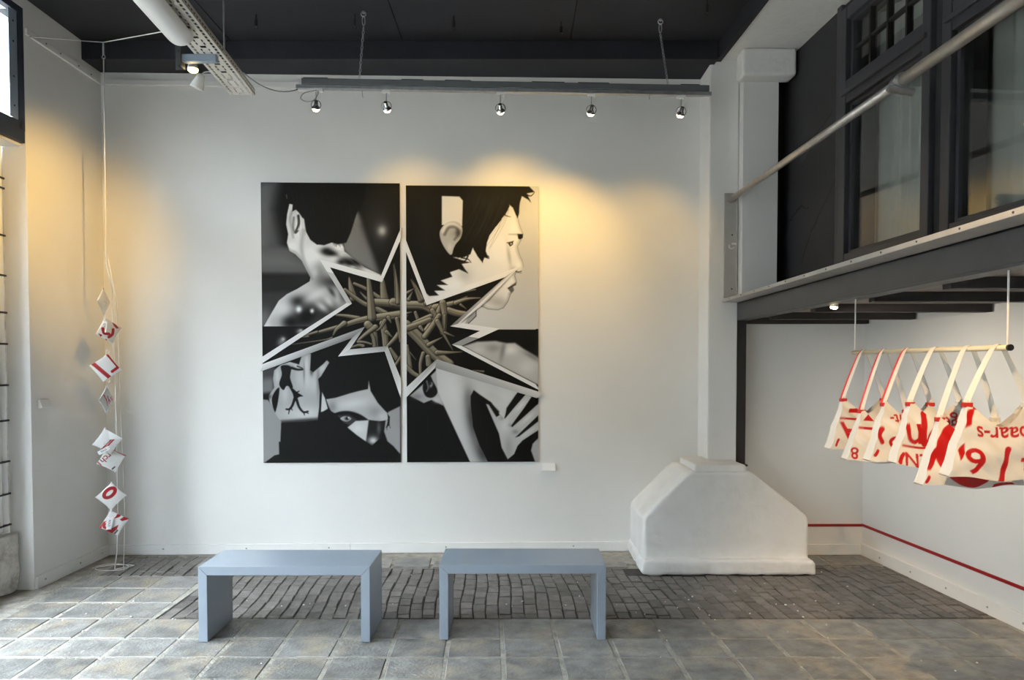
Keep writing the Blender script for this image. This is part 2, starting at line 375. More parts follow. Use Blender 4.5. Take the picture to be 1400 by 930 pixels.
lumpy(MB().prism(prof, 5.665, 6.32), 'footing', 'plaster', col, 0.02, 0.016, 0.006, 4.0)
pl = lumpy(MB().prism([(0.972, 0.0), (2.31, 0.0), (2.31, 0.085), (2.285, 0.115), (0.995, 0.115), (0.972, 0.085)], 5.577, 6.32), 'footing_plinth', 'plaster', col, 0.012, 0.014, 0.012, 7.0)
lumpy(MB().box(1.40, 1.81, 5.70, 6.25, 0.76, 0.835), 'footing_cap', 'plaster', col, 0.02, 0.014, 0.004, 6.0)
# dark steel post carrying the gallery beam, standing on the footing
p = empty('steel_post', (1.87, 6.1, 0.78), 'narrow dark steel post beside the white column under the gallery beam', 'post')
MB().box(1.832, 1.908, 6.06, 6.07, 0.79, 1.99).build('flange', 'joist_dark', p); MB().box(1.832, 1.908, 6.13, 6.14, 0.79, 1.99).build('flange', 'joist_dark', p)
MB().box(1.866, 1.874, 6.07, 6.13, 0.79, 1.99).build('web', 'joist_dark', p); MB().box(1.815, 1.925, 6.045, 6.155, 0.775, 0.79).build('foot_plate', 'joist_dark', p)

# gallery (mezzanine) over the right side
gal = struct(empty('gallery', (1.9, 6.0, 1.95)))
MB().hexa([(1.69, YF, 2.130), (XW(YF) - 0.002, YF, 2.130), (XW(6.01) - 0.002, 6.01, 2.130), (1.69, 6.01, 2.130), (1.69, YF, 2.155), (XW(YF) - 0.002, YF, 2.155), (XW(6.01) - 0.002, 6.01, 2.155), (1.69, 6.01, 2.155)]).build('floor_edge', 'deck_edge', gal, bevel=0.003)
dk = MB().hexa([(1.93, YF, 2.015), (XR(YF) - 0.004, YF, 2.015), (XR(6.19) - 0.004, 6.19, 2.015), (1.93, 6.19, 2.015), (1.93, YF, 2.035), (XR(YF) - 0.004, YF, 2.035), (XR(6.19) - 0.004, 6.19, 2.035), (1.93, 6.19, 2.035)]); dk.build('deck_lining', 'deck_board', gal)
bm_ = MB().box(1.82, 1.828, YF, 6.028, 1.995, 2.128); bm_.box(1.82, 1.92, YF, 6.028, 1.983, 1.995); bm_.box(1.82, 1.92, YF, 6.028, 2.118, 2.129)
bm_.build('edge_beam', 'steel_grey', gal, bevel=0.002)
for y in (6.13, 5.515, 4.73, 3.94, 3.25, 2.5, 1.75, 1.0, 0.25, -0.5):
    jx = XR(y) - 0.004
    MB().box(1.93, jx, y - 0.0, y + 0.07, 1.962, 2.0145).build('joist', 'joist_dark', gal, bevel=0.003)
sc4 = unit_mesh('screw_head', 'steel_grey', MB().cone((0, 0, 0), (-0.003, 0, 0), 0.005, 0.004, 8))
for k in range(12): share('screw_head', sc4, gal, (1.69, 5.8 - k * 0.3, 2.143))
# strip of dark wall above the white right wall, closing the gap to the gallery lining
struct(slabq(MB(), (XR(YF) + 0.012, YF), (XR(6.3) + 0.012, 6.3), -0.2, 1.965, 2.14).build('trim_5', 'wall_paint'))

# left facade: steel framed windows above and below a dark transom; shopfront behind the camera
fy0, fy1 = YF, 5.2
struct(MB().box(XF - 0.2, XF, fy0, 5.4, -0.1, 0.32).build('wall_facade_low', 'rough_plaster'))
struct(MB().box(XF - 0.2, XF - 0.03, 4.85, 5.4, 0.32, 3.165).build('wall_facade_pier', 'rough_plaster'))
struct(MB().box(XF - 0.2, XL - 0.0, fy0, 5.228, 4.13, 4.5).build('wall_facade_top', 'wall_paint'))
def facade_window(name, z0, z1, ys, XF=XF, dp=0.07):
    r = struct(empty(name, (XF, ys[0], z0)))
    f = MB()
    for y in ys: f.box(XF - dp, XF + 0.03, y - 0.03, y + 0.03, z0, z1)
    f.box(XF - dp, XF + 0.03, ys[0], ys[-1], z0, z0 + 0.06); f.box(XF - dp, XF + 0.03, ys[0], ys[-1], z1 - 0.05, z1)
    f.build('window_frame', 'navy_frame', r, bevel=0.004)
    for a, c in zip(ys, ys[1:]): MB().box(XF - 0.012, XF - 0.007, a + 0.03, c - 0.03, z0 + 0.06, z1 - 0.05).build('pane', 'glass', r)
    return r
w3 = facade_window('window_3', 3.27, 4.13, [5.198, 4.3, 3.4][::-1], XL - 0.03, 0.02)
struct(MB().box(XF - 0.2, XL - 0.02, fy0, 3.37, 3.276, 4.129).build('wall_facade_blocker', 'wall_paint'))  # unseen solid stretch, put in to keep high daylight off the upper walls
strip = MB().box(XL - 0.012, XL - 0.006, 5.085, 5.167, 3.335, 4.075).build('steel_strip', 'steel_strip', w3, bevel=0.001)
hole = unit_mesh('bolt_hole', 'black_metal', MB().cone((0, 0, 0), (0.003, 0, 0), 0.008, 0.007, 10))
for z in (3.42, 3.62, 3.86, 4.0): share('bolt_hole', hole, strip, (XL - 0.0065, 5.128, z))
tr = struct(empty('trim_6', (XF, 5.2, 3.15)))
MB().box(XF - 0.08, XL, fy0, 5.225, 3.185, 3.275).build('transom_beam', 'navy_frame', tr, bevel=0.006)
MB().box(XF - 0.08, XL - 0.03, fy0, 5.225, 3.165, 3.184).build('transom_soffit', 'skirting', tr)
facade_window('window_4', 0.32, 3.165, [4.85, 3.6, 2.3, 1.0, -0.3, -1.5][::-1])
# folded white shutter leaves with dark hinge bands against the window reveal
sh = empty('folding_shutter', (XF, 5.1, 0.3), 'white folded metal shutter leaves with dark bands beside the wall end', 'shutter')
for k, y in enumerate((4.90, 4.96, 5.02, 5.08, 5.14)):
    MB().lathe((XF + 0.02, y, 0.445), (0, 0, 1), [(0, 0.026), (0.01, 0.03), (2.70, 0.03), (2.715, 0.026)], 14).build('leaf', 'skirting', sh, smooth=True)
for z in (0.48, 0.70, 0.93, 1.22, 1.47, 1.76, 1.98, 2.24, 2.52, 2.85, 2.92):
    MB().box(XF - 0.012, XF + 0.054, 4.865, 5.175, z, z + 0.014).build('hinge_band', 'black_metal', sh, bevel=0.003)
lump = MB().box(XF - 0.05, XF + 0.075, 4.86, 5.222, 0.0, 0.42)
o = lumpy(lump, 'plinth_block', 'rough_plaster', None, 0.02, 0.014, 0.02, 9.0); tag(o, 'crumbling rough plaster block at the foot of the folded shutter', 'plaster block')
# unseen ground and block across the street, added to hold back low daylight
struct(MB().box(-40, 30, -40, 40, -0.4, -0.13).build('unseen_street_ground', 'pavement'))
struct(MB().box(-13.5, -12.0, -30, 40, -0.13, 6.8).build('wall_daylight_blocker', 'pavement'))
# plain wall behind the camera
struct(MB().box(XF - 0.2, 3.9, YF - 0.2, YF, -0.1, 4.45).build('wall_front', 'wall_paint'))

# ------------------------------------------------------------------ floor: slab, tiles, bricks
fl = struct(MB().box(XF - 0.2, 3.9, YF - 0.2, 6.5, -0.12, -0.011).build('floor', 'mortar'))
rowY = [4.626, 4.285, 4.01, 3.719, 3.42, 3.12, 2.82]
TS = 0.318
def tileobj(x0, x1, y0, y1, m, brk=0.0):
    cx, cy = (x0 + x1) / 2, (y0 + y1) / 2; s = -0.04 * (cy - 4.01)
    g = random.uniform(0.008, 0.011)
    w, d = (x1 - x0) / 2 - g, (y1 - y0) / 2 - g; sh = 0.04 * d
    j = lambda: random.uniform(-0.003, 0.003)
    h = random.uniform(-0.002, 0.002)
    P = [(-w + sh + j(), -d + j()), (w + sh + j(), -d + j()), (w - sh + j(), d + j()), (-w - sh + j(), d + j())]
    mb = MB().hexa([(x, y, -0.03) for x, y in P] + [(x * 0.985, y * 0.985, h + random.uniform(-0.0015, 0.0015)) for x, y in P])
    o = mb.build('floor_tile', m, None, bevel=0.004, seg=1)
    o.location = (cx + s, cy, 0); o.parent = fl
    return o
def xcol(k): return -0.706 + TS * k
for r in range(len(rowY) - 1):
    for k in range(-10, 12):
        x0, x1 = xcol(k), xcol(k + 1); cy = (rowY[r] + rowY[r + 1]) / 2
        x1 = min(x1, XR(cy) - 0.03 + 0.04 * (cy - 4.01))
        if x1 - x0 < 0.06 or x0 < -3.62: continue
        m = 'tile'
        tileobj(x0, x1, rowY[r + 1], rowY[r], m)
for y0, y1 in ((4.626, 4.932), (4.932, 5.255), (5.255, 5.56)):      # tiled patch by the left wall
    for k in range(-9, -5):
        if xcol(k) < -3.5: continue
        if y0 > 5.2 and k == -9: continue
        if k == -5: continue
        tileobj(xcol(k), xcol(k + 1), y0, y1, 'tile')
for k in range(-6, 5):                                               # strip along the back wall
    tileobj(xcol(k) + 0.1, xcol(k + 1) + 0.1, 5.80, 6.09, 'tile')
for x0, x1 in ((2.36, 2.64), (2.64, 2.95)): 
    tileobj(x0, x1, 5.86, 6.15, 'tile')
# bricks laid end-on in columns
tb = MB().box(XF, 3.6, YF, 4.624, -0.012, -0.003); tb.box(XF, -2.305, 4.624, 5.565, -0.012, -0.003); tb.box(XF, -3.205, 5.565, 6.3, -0.012, -0.003); tb.box(-3.2, 3.6, 5.9, 6.3, -0.012, -0.004); tb.build('tile_bed', 'mortar', fl)
bed = MB().box(-2.30, 3.6, 4.632, 5.79, -0.02, -0.0085); bed.box(-3.2, -2.3, 5.57, 6.14, -0.02, -0.0085); bed.build('brick_bed', 'brick_bed', fl)
BW, BL = 0.084, 0.195
bricks = []
def brickcol(x0, ya, yb):
    y = ya - random.uniform(0, 0.16)
    while y < yb:
        L = BL * random.uniform(0.55, 1.05); y0 = max(y, ya); y1 = min(y + L, yb); y += L
        if y1 - y0 > 0.03: bricks.append((x0, x0 + BW, y0, y1))
x = -2.28
while x < 3.3:
    s = 0.0
    xm = x + BW / 2
    if 0.93 < xm < 2.33: brickcol(x, 4.636, 5.57)
    elif xm < 2.33: brickcol(x, 4.636, 5.79)
    else: brickcol(x, 4.636, 5.85)
    x += BW
x = -3.18
while x < -2.3: brickcol(x, 5.575, 6.14); x += BW
def warp(x, y): return x - 0.05 * (y - 4.63) + 0.012 * math.sin(y * 5 + x * 2.3), y + 0.006 * math.sin(x * 9)
bricks = [b for b in bricks if warp(b[1], b[3])[0] < XR(b[3]) + 0.06]
bricks.sort(key=lambda b: b[2])
rest = MB()
def brickgeo(mb, b, org=(0, 0)):
    g = random.uniform(0.0025, 0.006); h = random.uniform(-0.004, 0.003)
    P = [warp(b[0] + g, b[2] + g), warp(b[1] - g, b[2] + g), warp(b[1] - g, b[3] - g), warp(b[0] + g, b[3] - g)]
    P = [(px + random.uniform(-.003, .003) - org[0], py + random.uniform(-.003, .003) - org[1]) for px, py in P]
    cx = sum(p[0] for p in P) / 4; cy = sum(p[1] for p in P) / 4
    tx, ty = random.uniform(-0.03, 0.03), random.uniform(-0.02, 0.02)
    T = [(cx + (px - cx) * 0.93, cy + (py - cy) * 0.965, h + (px - cx) * tx + (py - cy) * ty) for px, py in P]
    M_ = [(px, py, -0.007) for px, py in P]
    B = [(px, py, -0.02) for px, py in P]
    mb.add(B + M_ + T, [(0, 1, 5, 4), (1, 2, 6, 5), (2, 3, 7, 6), (3, 0, 4, 7), (4, 5, 9, 8), (5, 6, 10, 9), (6, 7, 11, 10), (7, 4, 8, 11), (8, 9, 10, 11)])
for i, b in enumerate(bricks):
    if i < 300:
        c = warp((b[0] + b[1]) / 2, (b[2] + b[3]) / 2); mb = MB(); brickgeo(mb, b, c)
        o = mb.build('floor_brick', 'brick', None); o.parent = fl; o.location = (c[0], c[1], 0)
    else: brickgeo(rest, b)
tag(rest.build('brick_field', 'brick', fl), kind='stuff')
# dust, crumbs and mortar flakes lying about
fk = MB()
for k in range(120):
    x = random.uniform(-3.3, 2.6); y = random.choice([random.uniform(3.75, 5.7), random.uniform(4.6, 5.0)]); s = random.uniform(0.002, 0.009)
    if (0.93 < x < 2.36 and y > 5.5) or (3.95 < y < 4.85 and -2.0 < x < 0.75) or (x < -2.9 and y > 4.8): continue
    P = [(x + s * math.cos(a + k) * random.uniform(0.6, 1.3), y + 1.4 * s * math.sin(a + k) * random.uniform(0.6, 1.3)) for a in (0, 1.3, 2.6, 3.9, 5.1)]
    fk.add([(a, b, 0.0) for a, b in P] + [(x + (a - x) * .7, y + (b - y) * .7, 0.005) for a, b in P], [tuple(range(5, 10))] + [(i, (i + 1) % 5, 5 + (i + 1) % 5, 5 + i) for i in range(5)])
tag(fk.build('mortar_crumbs', 'skirting'), 'pale mortar crumbs scattered over the stone floor', 'debris', kind='stuff')
# ------------------------------------------------------------------ a small painter: colours laid on a vertex grid
def catmull(pts, n=6, closed=True):
    p = np.asarray(pts, float); m = len(p); out = []
    for i in range(m if closed else m - 1):
        if closed: a, b, c, d = p[i - 1], p[i], p[(i + 1) % m], p[(i + 2) % m]
        else: a, b, c, d = p[max(i - 1, 0)], p[i], p[i + 1], p[min(i + 2, m - 1)]
        for k in range(n):
            t = k / n
            out.append(0.5 * ((2 * b) + (c - a) * t + (2 * a - 5 * b + 4 * c - d) * t * t + (3 * b - a - 3 * c + d) * t ** 3))
    if not closed: out.append(p[-1])
    return np.array(out)
class Canvas:
    def __init__(s, X, Y, base): s.X = X; s.Y = Y; s.C = np.empty(X.shape + (3,)); s.C[:] = base; s.T = (0, 0, 1.0); s.clip = None
    def tp(s, pts): p = np.asarray(pts, float); return np.stack([s.T[0] + p[:, 0] / s.T[2], s.T[1] + p[:, 1] / s.T[2]], 1)
    def win(s, lo, hi): return (s.X >= lo[0]) & (s.X <= hi[0]) & (s.Y >= lo[1]) & (s.Y <= hi[1])
    def lay(s, idx, a, col):
        if s.clip is not None: a = a * s.clip[idx]
        col = np.asarray(col, float)
        if col.ndim == 0: col = np.array([col * 1.0, col * 0.985, col * 0.96])
        s.C[idx] = s.C[idx] * (1 - a[:, None]) + col * a[:, None]
    def sdf(s, p, x, y):
        d = np.full(x.shape, 1e9); ins = np.zeros(x.shape, bool); n = len(p)
        for i in range(n):
            ax, ay = p[i - 1]; bx, by = p[i]; ex, ey = bx - ax, by - ay
            t = np.clip(((x - ax) * ex + (y - ay) * ey) / (ex * ex + ey * ey + 1e-12), 0, 1)
            d = np.minimum(d, (x - ax - ex * t) ** 2 + (y - ay - ey * t) ** 2)
            if ay != by: ins ^= ((ay > y) != (by > y)) & (x < (bx - ax) * (y - ay) / (by - ay) + ax)
        return np.where(ins, -1, 1) * np.sqrt(d)
    def mask(s, pts, f=0.6, smooth=False):
        p = s.tp(pts); p = catmull(p) if smooth else p
        idx = s.win(p.min(0) - 2 * f - 1, p.max(0) + 2 * f + 1); full = np.zeros(s.X.shape)
        if idx.any(): full[idx] = np.clip(0.5 - s.sdf(p, s.X[idx], s.Y[idx]) / (2 * f), 0, 1)
        return full
    def poly(s, pts, col, f=0.6, alpha=1.0, smooth=False):
        p = s.tp(pts); p = catmull(p) if smooth else p
        idx = s.win(p.min(0) - 2 * f - 1, p.max(0) + 2 * f + 1)
        if not idx.any(): return
        a = np.clip(0.5 - s.sdf(p, s.X[idx], s.Y[idx]) / (2 * f), 0, 1); a = a * a * (3 - 2 * a)
        s.lay(idx, a * alpha, col)
    def dab(s, cx, cy, rx, ry, col, alpha=1.0, ang=0.0):
        c = s.tp([(cx, cy)])[0]; rx /= s.T[2]; ry /= s.T[2]; R = 2.4 * max(rx, ry)
        idx = s.win(c - R, c + R)
        if not idx.any(): return
        x = s.X[idx] - c[0]; y = s.Y[idx] - c[1]; ca, sa = math.cos(ang), math.sin(ang)
        q = ((x * ca + y * sa) / rx) ** 2 + ((-x * sa + y * ca) / ry) ** 2
        s.lay(idx, alpha * np.exp(-q * 1.1) * np.clip((5.7 - q) / 2, 0, 1), col)
    def stroke(s, pts, w0, w1, col, f=0.5, alpha=1.0, smooth=True, shade=None):
        p = s.tp(pts); p = catmull(p, 6, False) if smooth and len(p) > 2 else p
        w0 /= s.T[2] * 2; w1 /= s.T[2] * 2; W = max(w0, w1) + 2 * f + 1
        idx = s.win(p.min(0) - W, p.max(0) + W)
        if not idx.any(): return
        x = s.X[idx]; y = s.Y[idx]; best = np.full(x.shape, 1e9); side = np.zeros(x.shape); n = len(p) - 1
        for i in range(n):
            ax, ay = p[i]; ex, ey = p[i + 1] - p[i]
            t = np.clip(((x - ax) * ex + (y - ay) * ey) / (ex * ex + ey * ey + 1e-12), 0, 1)
            w = w0 + (w1 - w0) * (i + t) / n
            dx = x - ax - ex * t; dy = y - ay - ey * t; d = np.sqrt(dx * dx + dy * dy) - w
            k = d < best; best = np.where(k, d, best)
            side = np.where(k, (dx * -0.5 + dy * -0.85) / np.maximum(w, 0.3), side)
        a = np.clip(0.5 - best / (2 * f), 0, 1) * alpha
        if shade is None: s.lay(idx, a, col)
        else:
            c = np.asarray(col, float)
            if c.ndim == 0: c = np.array([c, c * 0.98, c * 0.9])
            g = np.clip(1 + shade * side, 0.2, 1.6); cc = np.clip(c[None, :] * g[:, None], 0, 255)
            if s.clip is not None: a = a * s.clip[idx]
            s.C[idx] = s.C[idx] * (1 - a[:, None]) + cc * a[:, None]
    def tris(s, T, col):   # T: n x 3 x 2 triangles in canvas coordinates
        cov = np.zeros(s.X.shape)
        h = s.step
        for ox, oy in ((-.25, -.25), (.25, -.25), (-.25, .25), (.25, .25)):
            hit = np.zeros(s.X.shape, bool)
            for t in T:
                idx = s.win(t.min(0) - h, t.max(0) + h)
                if not idx.any(): continue
                x = s.X[idx] + ox * h; y = s.Y[idx] + oy * h
                e = [(t[(i + 1) % 3][0] - t[i][0]) * (y - t[i][1]) - (t[(i + 1) % 3][1] - t[i][1]) * (x - t[i][0]) for i in range(3)]
                ins = ((e[0] >= 0) & (e[1] >= 0) & (e[2] >= 0)) | ((e[0] <= 0) & (e[1] <= 0) & (e[2] <= 0))
                tmp = hit[idx]; tmp |= ins; hit[idx] = tmp
            cov += hit * 0.25
        idx = cov > 0
        s.lay(idx, cov[idx], col)
_tc = {}
def text_tris(body):
    if body in _tc: return _tc[body]
    cu = bpy.data.curves.new('t', 'FONT'); cu.body = body; cu.offset = 0.012; cu.resolution_u = 5
    o = bpy.data.objects.new('t', cu); C.objects.link(o); dg = bpy.context.evaluated_depsgraph_get()
    me = bpy.data.meshes.new_from_object(o.evaluated_get(dg)); me.calc_loop_triangles()
    v = np.array([p.co[:2] for p in me.vertices]); T = np.array([[v[i] for i in t.vertices] for t in me.loop_triangles])
    bpy.data.objects.remove(o); bpy.data.curves.remove(cu); bpy.data.meshes.remove(me)
    lo = T.reshape(-1, 2).min(0); hi = T.reshape(-1, 2).max(0); T = (T - (lo + hi) / 2) / (hi[1] - lo[1])
    _tc[body] = T
    return T
def place_text(body, cx, cy, h, ang=0.0, sx=1.0):
    T = text_tris(body).copy() * h; T[..., 0] *= sx; ca, sa = math.cos(ang), math.sin(ang)
    return np.stack([cx + T[..., 0] * ca - T[..., 1] * sa, cy + T[..., 0] * sa + T[..., 1] * ca], -1)
def set_cols(me, cols):
    a = me.color_attributes.new('Col', 'FLOAT_COLOR', 'POINT')
    c = np.ones((len(me.vertices), 4)); c[:, :3] = lin(np.clip(cols, 0, 255)) * 0.92
    a.data.foreach_set('color', c.ravel().astype(np.float32))

# ------------------------------------------------------------------ the mural: two canvases and a white star band
QL = [(356.5, 248.5), (547, 250.5), (546, 633), (359, 633.5)]     # where the canvases stand in the photograph, used to take its proportions
QR = [(555, 252), (737, 254), (734.5, 632.5), (554.5, 632)]
def panel_canvas(q, n, m):
    u, v = np.meshgrid(np.linspace(0, 1, n), np.linspace(0, 1, m)); q = np.array(q, float)
    P = (q[0] * ((1 - u) * (1 - v))[..., None] + q[1] * (u * (1 - v))[..., None] + q[2] * (u * v)[..., None] + q[3] * ((1 - u) * v)[..., None])
    return Canvas(P[..., 0], P[..., 1], 18)
Z1 = (340, 240, 4.427); Z2 = (540, 240, 4.427); Z3 = (340, 430, 4.427); Z4 = (540, 430, 4.227)
K1 = (440, 330, 7.75); K2 = (540, 330, 7.75); K3 = (440, 430, 7.75); K4 = (540, 430, 7.75)
def paint_left(c):
    c.C[:] = (22, 21, 22)
    # --- upper half: head from behind, neck and shoulder
    c.T = Z1
    up = c.Y < 445.3
    c.clip = up.astype(float)
    c.poly([(60, 20), (190, 20), (150, 200), (200, 440), (60, 460)], 88, f=12)
    c.poly([(60, 60), (110, 60), (105, 430), (60, 440)], 120, f=9, alpha=0.7)
    c.poly([(60, 420), (240, 430), (400, 560), (380, 600), (60, 590)], 96, f=6)
    c.poly([(60, 470), (220, 480), (300, 540), (60, 560)], 118, f=8, alpha=0.6)
    c.poly([(60, 600), (390, 590), (330, 680), (60, 690)], 44, f=6)
    c.poly([(60, 690), (260, 690), (110, 920), (60, 920)], 62, f=7)
    c.dab(90, 860, 50, 70, 120, 0.8)
    c.poly([(650, 215), (600, 340), (565, 420), (600, 480), (690, 545), (800, 600), (770, 500), (730, 400), (700, 300)], 118, f=5, smooth=True)
    c.poly([(690, 300), (740, 420), (790, 590), (930, 600), (930, 60), (690, 60)], 30, f=9)
    c.dab(780, 300, 90, 140, (66, 56, 46), 0.6); c.dab(808, 332, 26, 30, 205, 0.95); c.dab(806, 332, 50, 60, 120, 0.35)
    skin = [(246, 168), (266, 172), (262, 215), (285, 203), (306, 225), (322, 250), (340, 262), (348, 340), (372, 385), (412, 415), (500, 400), (568, 402), (578, 455), (640, 505), (700, 552), (800, 600), (700, 640), (600, 765), (340, 935), (85, 915), (128, 840), (180, 752), (230, 712), (290, 682), (366, 636), (372, 612), (345, 560), (320, 510), (282, 472), (246, 450), (230, 402), (238, 350), (226, 290), (232, 230)]
    sm = c.mask(skin, 0.7, False); keep = c.clip
    c.poly(skin, 205, f=0.7)
    c.clip = keep * sm
    c.dab(300, 300, 30, 90, 235, 0.7); c.dab(260, 430, 30, 30, 240, 0.7); c.dab(390, 480, 70, 60, 232, 0.9)
    c.stroke([(262, 215), (250, 260), (262, 330), (268, 370)], 12, 6, 120, f=2, alpha=0.7)
    c.stroke([(300, 240), (302, 290), (282, 340), (296, 330)], 14, 8, 30, f=1.2)
    c.stroke([(272, 250), (268, 300), (275, 340)], 8, 6, 60, f=1.5, alpha=0.8)
    c.stroke([(330, 330), (318, 420), (330, 500), (372, 600)], 16, 8, 150, f=3, alpha=0.8)
    c.stroke([(240, 440), (300, 480), (350, 570), (380, 620)], 10, 10, 130, f=2.5, alpha=0.6)
    c.dab(430, 560, 40, 50, 150, 0.7); c.dab(400, 590, 20, 30, 245, 0.6); c.dab(470, 640, 90, 60, 70, 0.7, 0.4)
    c.dab(490, 465, 55, 22, 14, 1.0, 0.2); c.dab(470, 450, 30, 20, 20, 0.8); c.dab(545, 430, 22, 18, 235, 0.9); c.dab(565, 480, 30, 16, 228, 0.9, 0.8)
    c.dab(515, 500, 40, 18, 215, 0.8); c.dab(610, 528, 62, 24, 12, 1.0, 0.6); c.dab(650, 520, 50, 20, 15, 0.9, 0.5); c.dab(560, 520, 30, 18, 16, 0.8)
    c.dab(628, 550, 30, 12, 200, 0.8, 0.3); c.poly([(690, 560), (800, 596), (805, 620), (720, 580)], (225, 200, 180), f=1)
    c.dab(350, 850, 120, 90, 14, 1.0, -0.5); c.dab(300, 760, 60, 40, 16, 0.85); c.dab(250, 880, 60, 50, 14, 0.9); c.dab(470, 830, 90, 60, 30, 0.9, -0.6)
    c.dab(400, 720, 90, 30, 225, 0.7, -0.5); c.dab(440, 790, 50, 22, 215, 0.8, 0.7); c.dab(480, 755, 44, 22, 215, 0.8, 0.9); c.dab(535, 735, 22, 40, 220, 0.9, -0.3)
    c.dab(500, 700, 14, 40, 40, 0.7, -0.6); c.dab(580, 700, 40, 70, 30, 0.8); c.dab(300, 805, 18, 20, 250, 1.0); c.dab(380, 815, 12, 14, 240, 1.0); c.dab(520, 640, 60, 30, 40, 0.7)
    c.dab(200, 800, 60, 50, 215, 0.8); c.dab(150, 880, 30, 40, 170, 0.6)
    c.clip = keep
    c.poly([(225, 30), (228, 110), (250, 160), (268, 172), (300, 200), (335, 262), (345, 330), (372, 380), (412, 412), (455, 418), (500, 402), (540, 412), (590, 402), (618, 340), (640, 270), (656, 222), (700, 150), (720, 30)], (26, 22, 21), f=1.0)
    for k in range(26):
        x = 250 + k * 14; c.stroke([(x, 60 + (k * 37) % 60), (x + 25, 180 + (k * 53) % 70), (x + 30 + k, 300 + (k * 29) % 60)], 3, 1, (58, 50, 46), f=0.5, alpha=0.35)
    for k in range(9): c.stroke([(515 + k * 7, 370), (520 + k * 6, 395), (512 + k * 8, 415 + (k % 3) * 6)], 4, 2, 16, f=0.5)
    c.stroke([(228, 115), (232, 135)], 5, 3, 150, f=0.8, alpha=0.7)
    c.clip = None
    # --- lower half: raised painted hand over a hidden face
    c.clip = (c.Y >= 445.3).astype(float); c.C[c.Y >= 445.3] = (20, 20, 24)
    c.T = Z3
    c.poly([(70, 330), (150, 305), (150, 470), (70, 480)], 112, f=5); c.poly([(70, 320), (160, 300), (150, 380), (70, 390)], 50, f=6, alpha=0.7)
    c.poly([(70, 510), (112, 515), (192, 650), (186, 772), (176, 772), (178, 850), (150, 856), (90, 900), (70, 900)], 142, f=0.8)
    c.poly([(820, 650), (838, 590), (910, 555), (910, 850), (868, 800), (832, 770), (812, 710)], 150, f=1.2)
    hand = [(150, 335), (190, 300), (245, 285), (300, 300), (318, 240), (345, 228), (372, 235), (366, 335), (384, 348), (445, 298), (468, 274), (482, 288), (432, 372), (414, 388), (424, 470), (420, 560), (408, 648), (196, 660), (160, 605), (122, 530), (115, 492), (150, 440), (143, 385)]
    hm = c.mask(hand, 0.7); keep = c.clip
    c.poly(hand, 158, f=0.8); c.clip = keep * hm
    c.dab(345, 300, 18, 70, 200, 0.8); c.dab(350, 400, 40, 70, 198, 0.7); c.dab(390, 420, 22, 60, 188, 0.7); c.dab(300, 370, 26, 80, 190, 0.6); c.dab(170, 370, 14, 50, 190, 0.8); c.dab(440, 325, 22, 40, 190, 0.8, 0.8)
    c.dab(330, 600, 130, 50, 205, 0.7); c.dab(215, 480, 22, 60, 188, 0.7); c.dab(300, 520, 40, 60, 175, 0.5); c.dab(330, 350, 6, 60, 95, 0.6); c.dab(375, 345, 10, 24, 60, 0.7); c.dab(415, 400, 10, 100, 110, 0.6)
    c.poly([(190, 642), (420, 625), (420, 665), (190, 665)], 60, f=3)
    c.poly([(205, 290), (262, 300), (300, 330), (320, 335), (300, 308), (260, 270)], 180, f=1)
    for p in ([(192, 308), (250, 312), (246, 380), (262, 440), (225, 430), (205, 455), (180, 420), (196, 360)], [(180, 440), (150, 470), (135, 520), (152, 590), (165, 560), (176, 500)], [(232, 420), (262, 445), (290, 470), (318, 490), (296, 500), (270, 525), (262, 480)]):
        c.poly(p, 22, f=0.7, smooth=True)
    for p, w in (([(285, 470), (300, 462)], 8), ([(300, 490), (320, 492)], 8), ([(272, 510), (258, 550), (240, 572), (222, 572)], 16), ([(242, 570), (236, 600)], 7), ([(250, 565), (258, 578)], 7), ([(285, 515), (300, 560), (325, 590), (352, 586)], 16), ([(325, 590), (332, 608)], 7), ([(335, 588), (355, 598)], 7), ([(255, 320), (290, 330), (322, 330)], 16), ([(290, 310), (320, 322)], 8)):
        c.stroke(p, w, w * 0.6, 20, f=0.7)
    c.clip = keep
    c.dab(100, 495, 30, 16, 24, 0.9)
    c.dab(195, 160, 26, 34, 120, 1.0, 0.5); c.dab(205, 145, 12, 12, 190, 0.9); c.dab(305, 100, 24, 20, 120, 1.0); c.dab(312, 92, 12, 8, 190, 0.9)
    fore = [(462, 512), (520, 503), (600, 478), (660, 462), (716, 450), (721, 402), (732, 462), (775, 535), (815, 580), (838, 602), (830, 640), (780, 648), (720, 640), (680, 615), (610, 590), (540, 592), (500, 600), (478, 555)]
    c.poly(fore, 170, f=1.0); fm = c.mask(fore, 0.8); c.clip = keep * fm
    c.dab(620, 540, 110, 34, 205, 0.7, -0.15); c.dab(760, 590, 50, 40, 135, 0.7); c.dab(800, 620, 30, 30, 190, 0.6); c.dab(500, 560, 30, 40, 110, 0.6)
    c.clip = keep
    c.poly([(438, 468), (455, 505), (472, 570), (430, 595)], 185, f=0.8)
    c.poly([(515, 600), (560, 585), (620, 588), (680, 612), (715, 645), (660, 640), (600, 605), (540, 615)], 22, f=1.5, smooth=True)
    c.poly([(520, 612), (600, 605), (650, 640), (600, 668), (560, 655)], 60, f=2)
    c.poly([(548, 628), (580, 615), (614, 630), (590, 648), (562, 642)], 170, f=0.8, smooth=True); c.dab(588, 630, 14, 12, 12, 1.0); c.dab(598, 625, 5, 5, 240, 1.0)
    c.poly([(590, 685), (640, 645), (722, 640), (705, 775), (645, 732)], 188, f=1.2); c.dab(650, 690, 40, 30, 215, 0.6)
    c.poly([(720, 640), (815, 650), (808, 680), (790, 720), (740, 795), (702, 772)], 38, f=1.5); c.dab(745, 765, 32, 26, 200, 0.95); c.dab(780, 690, 12, 40, 120, 0.6)
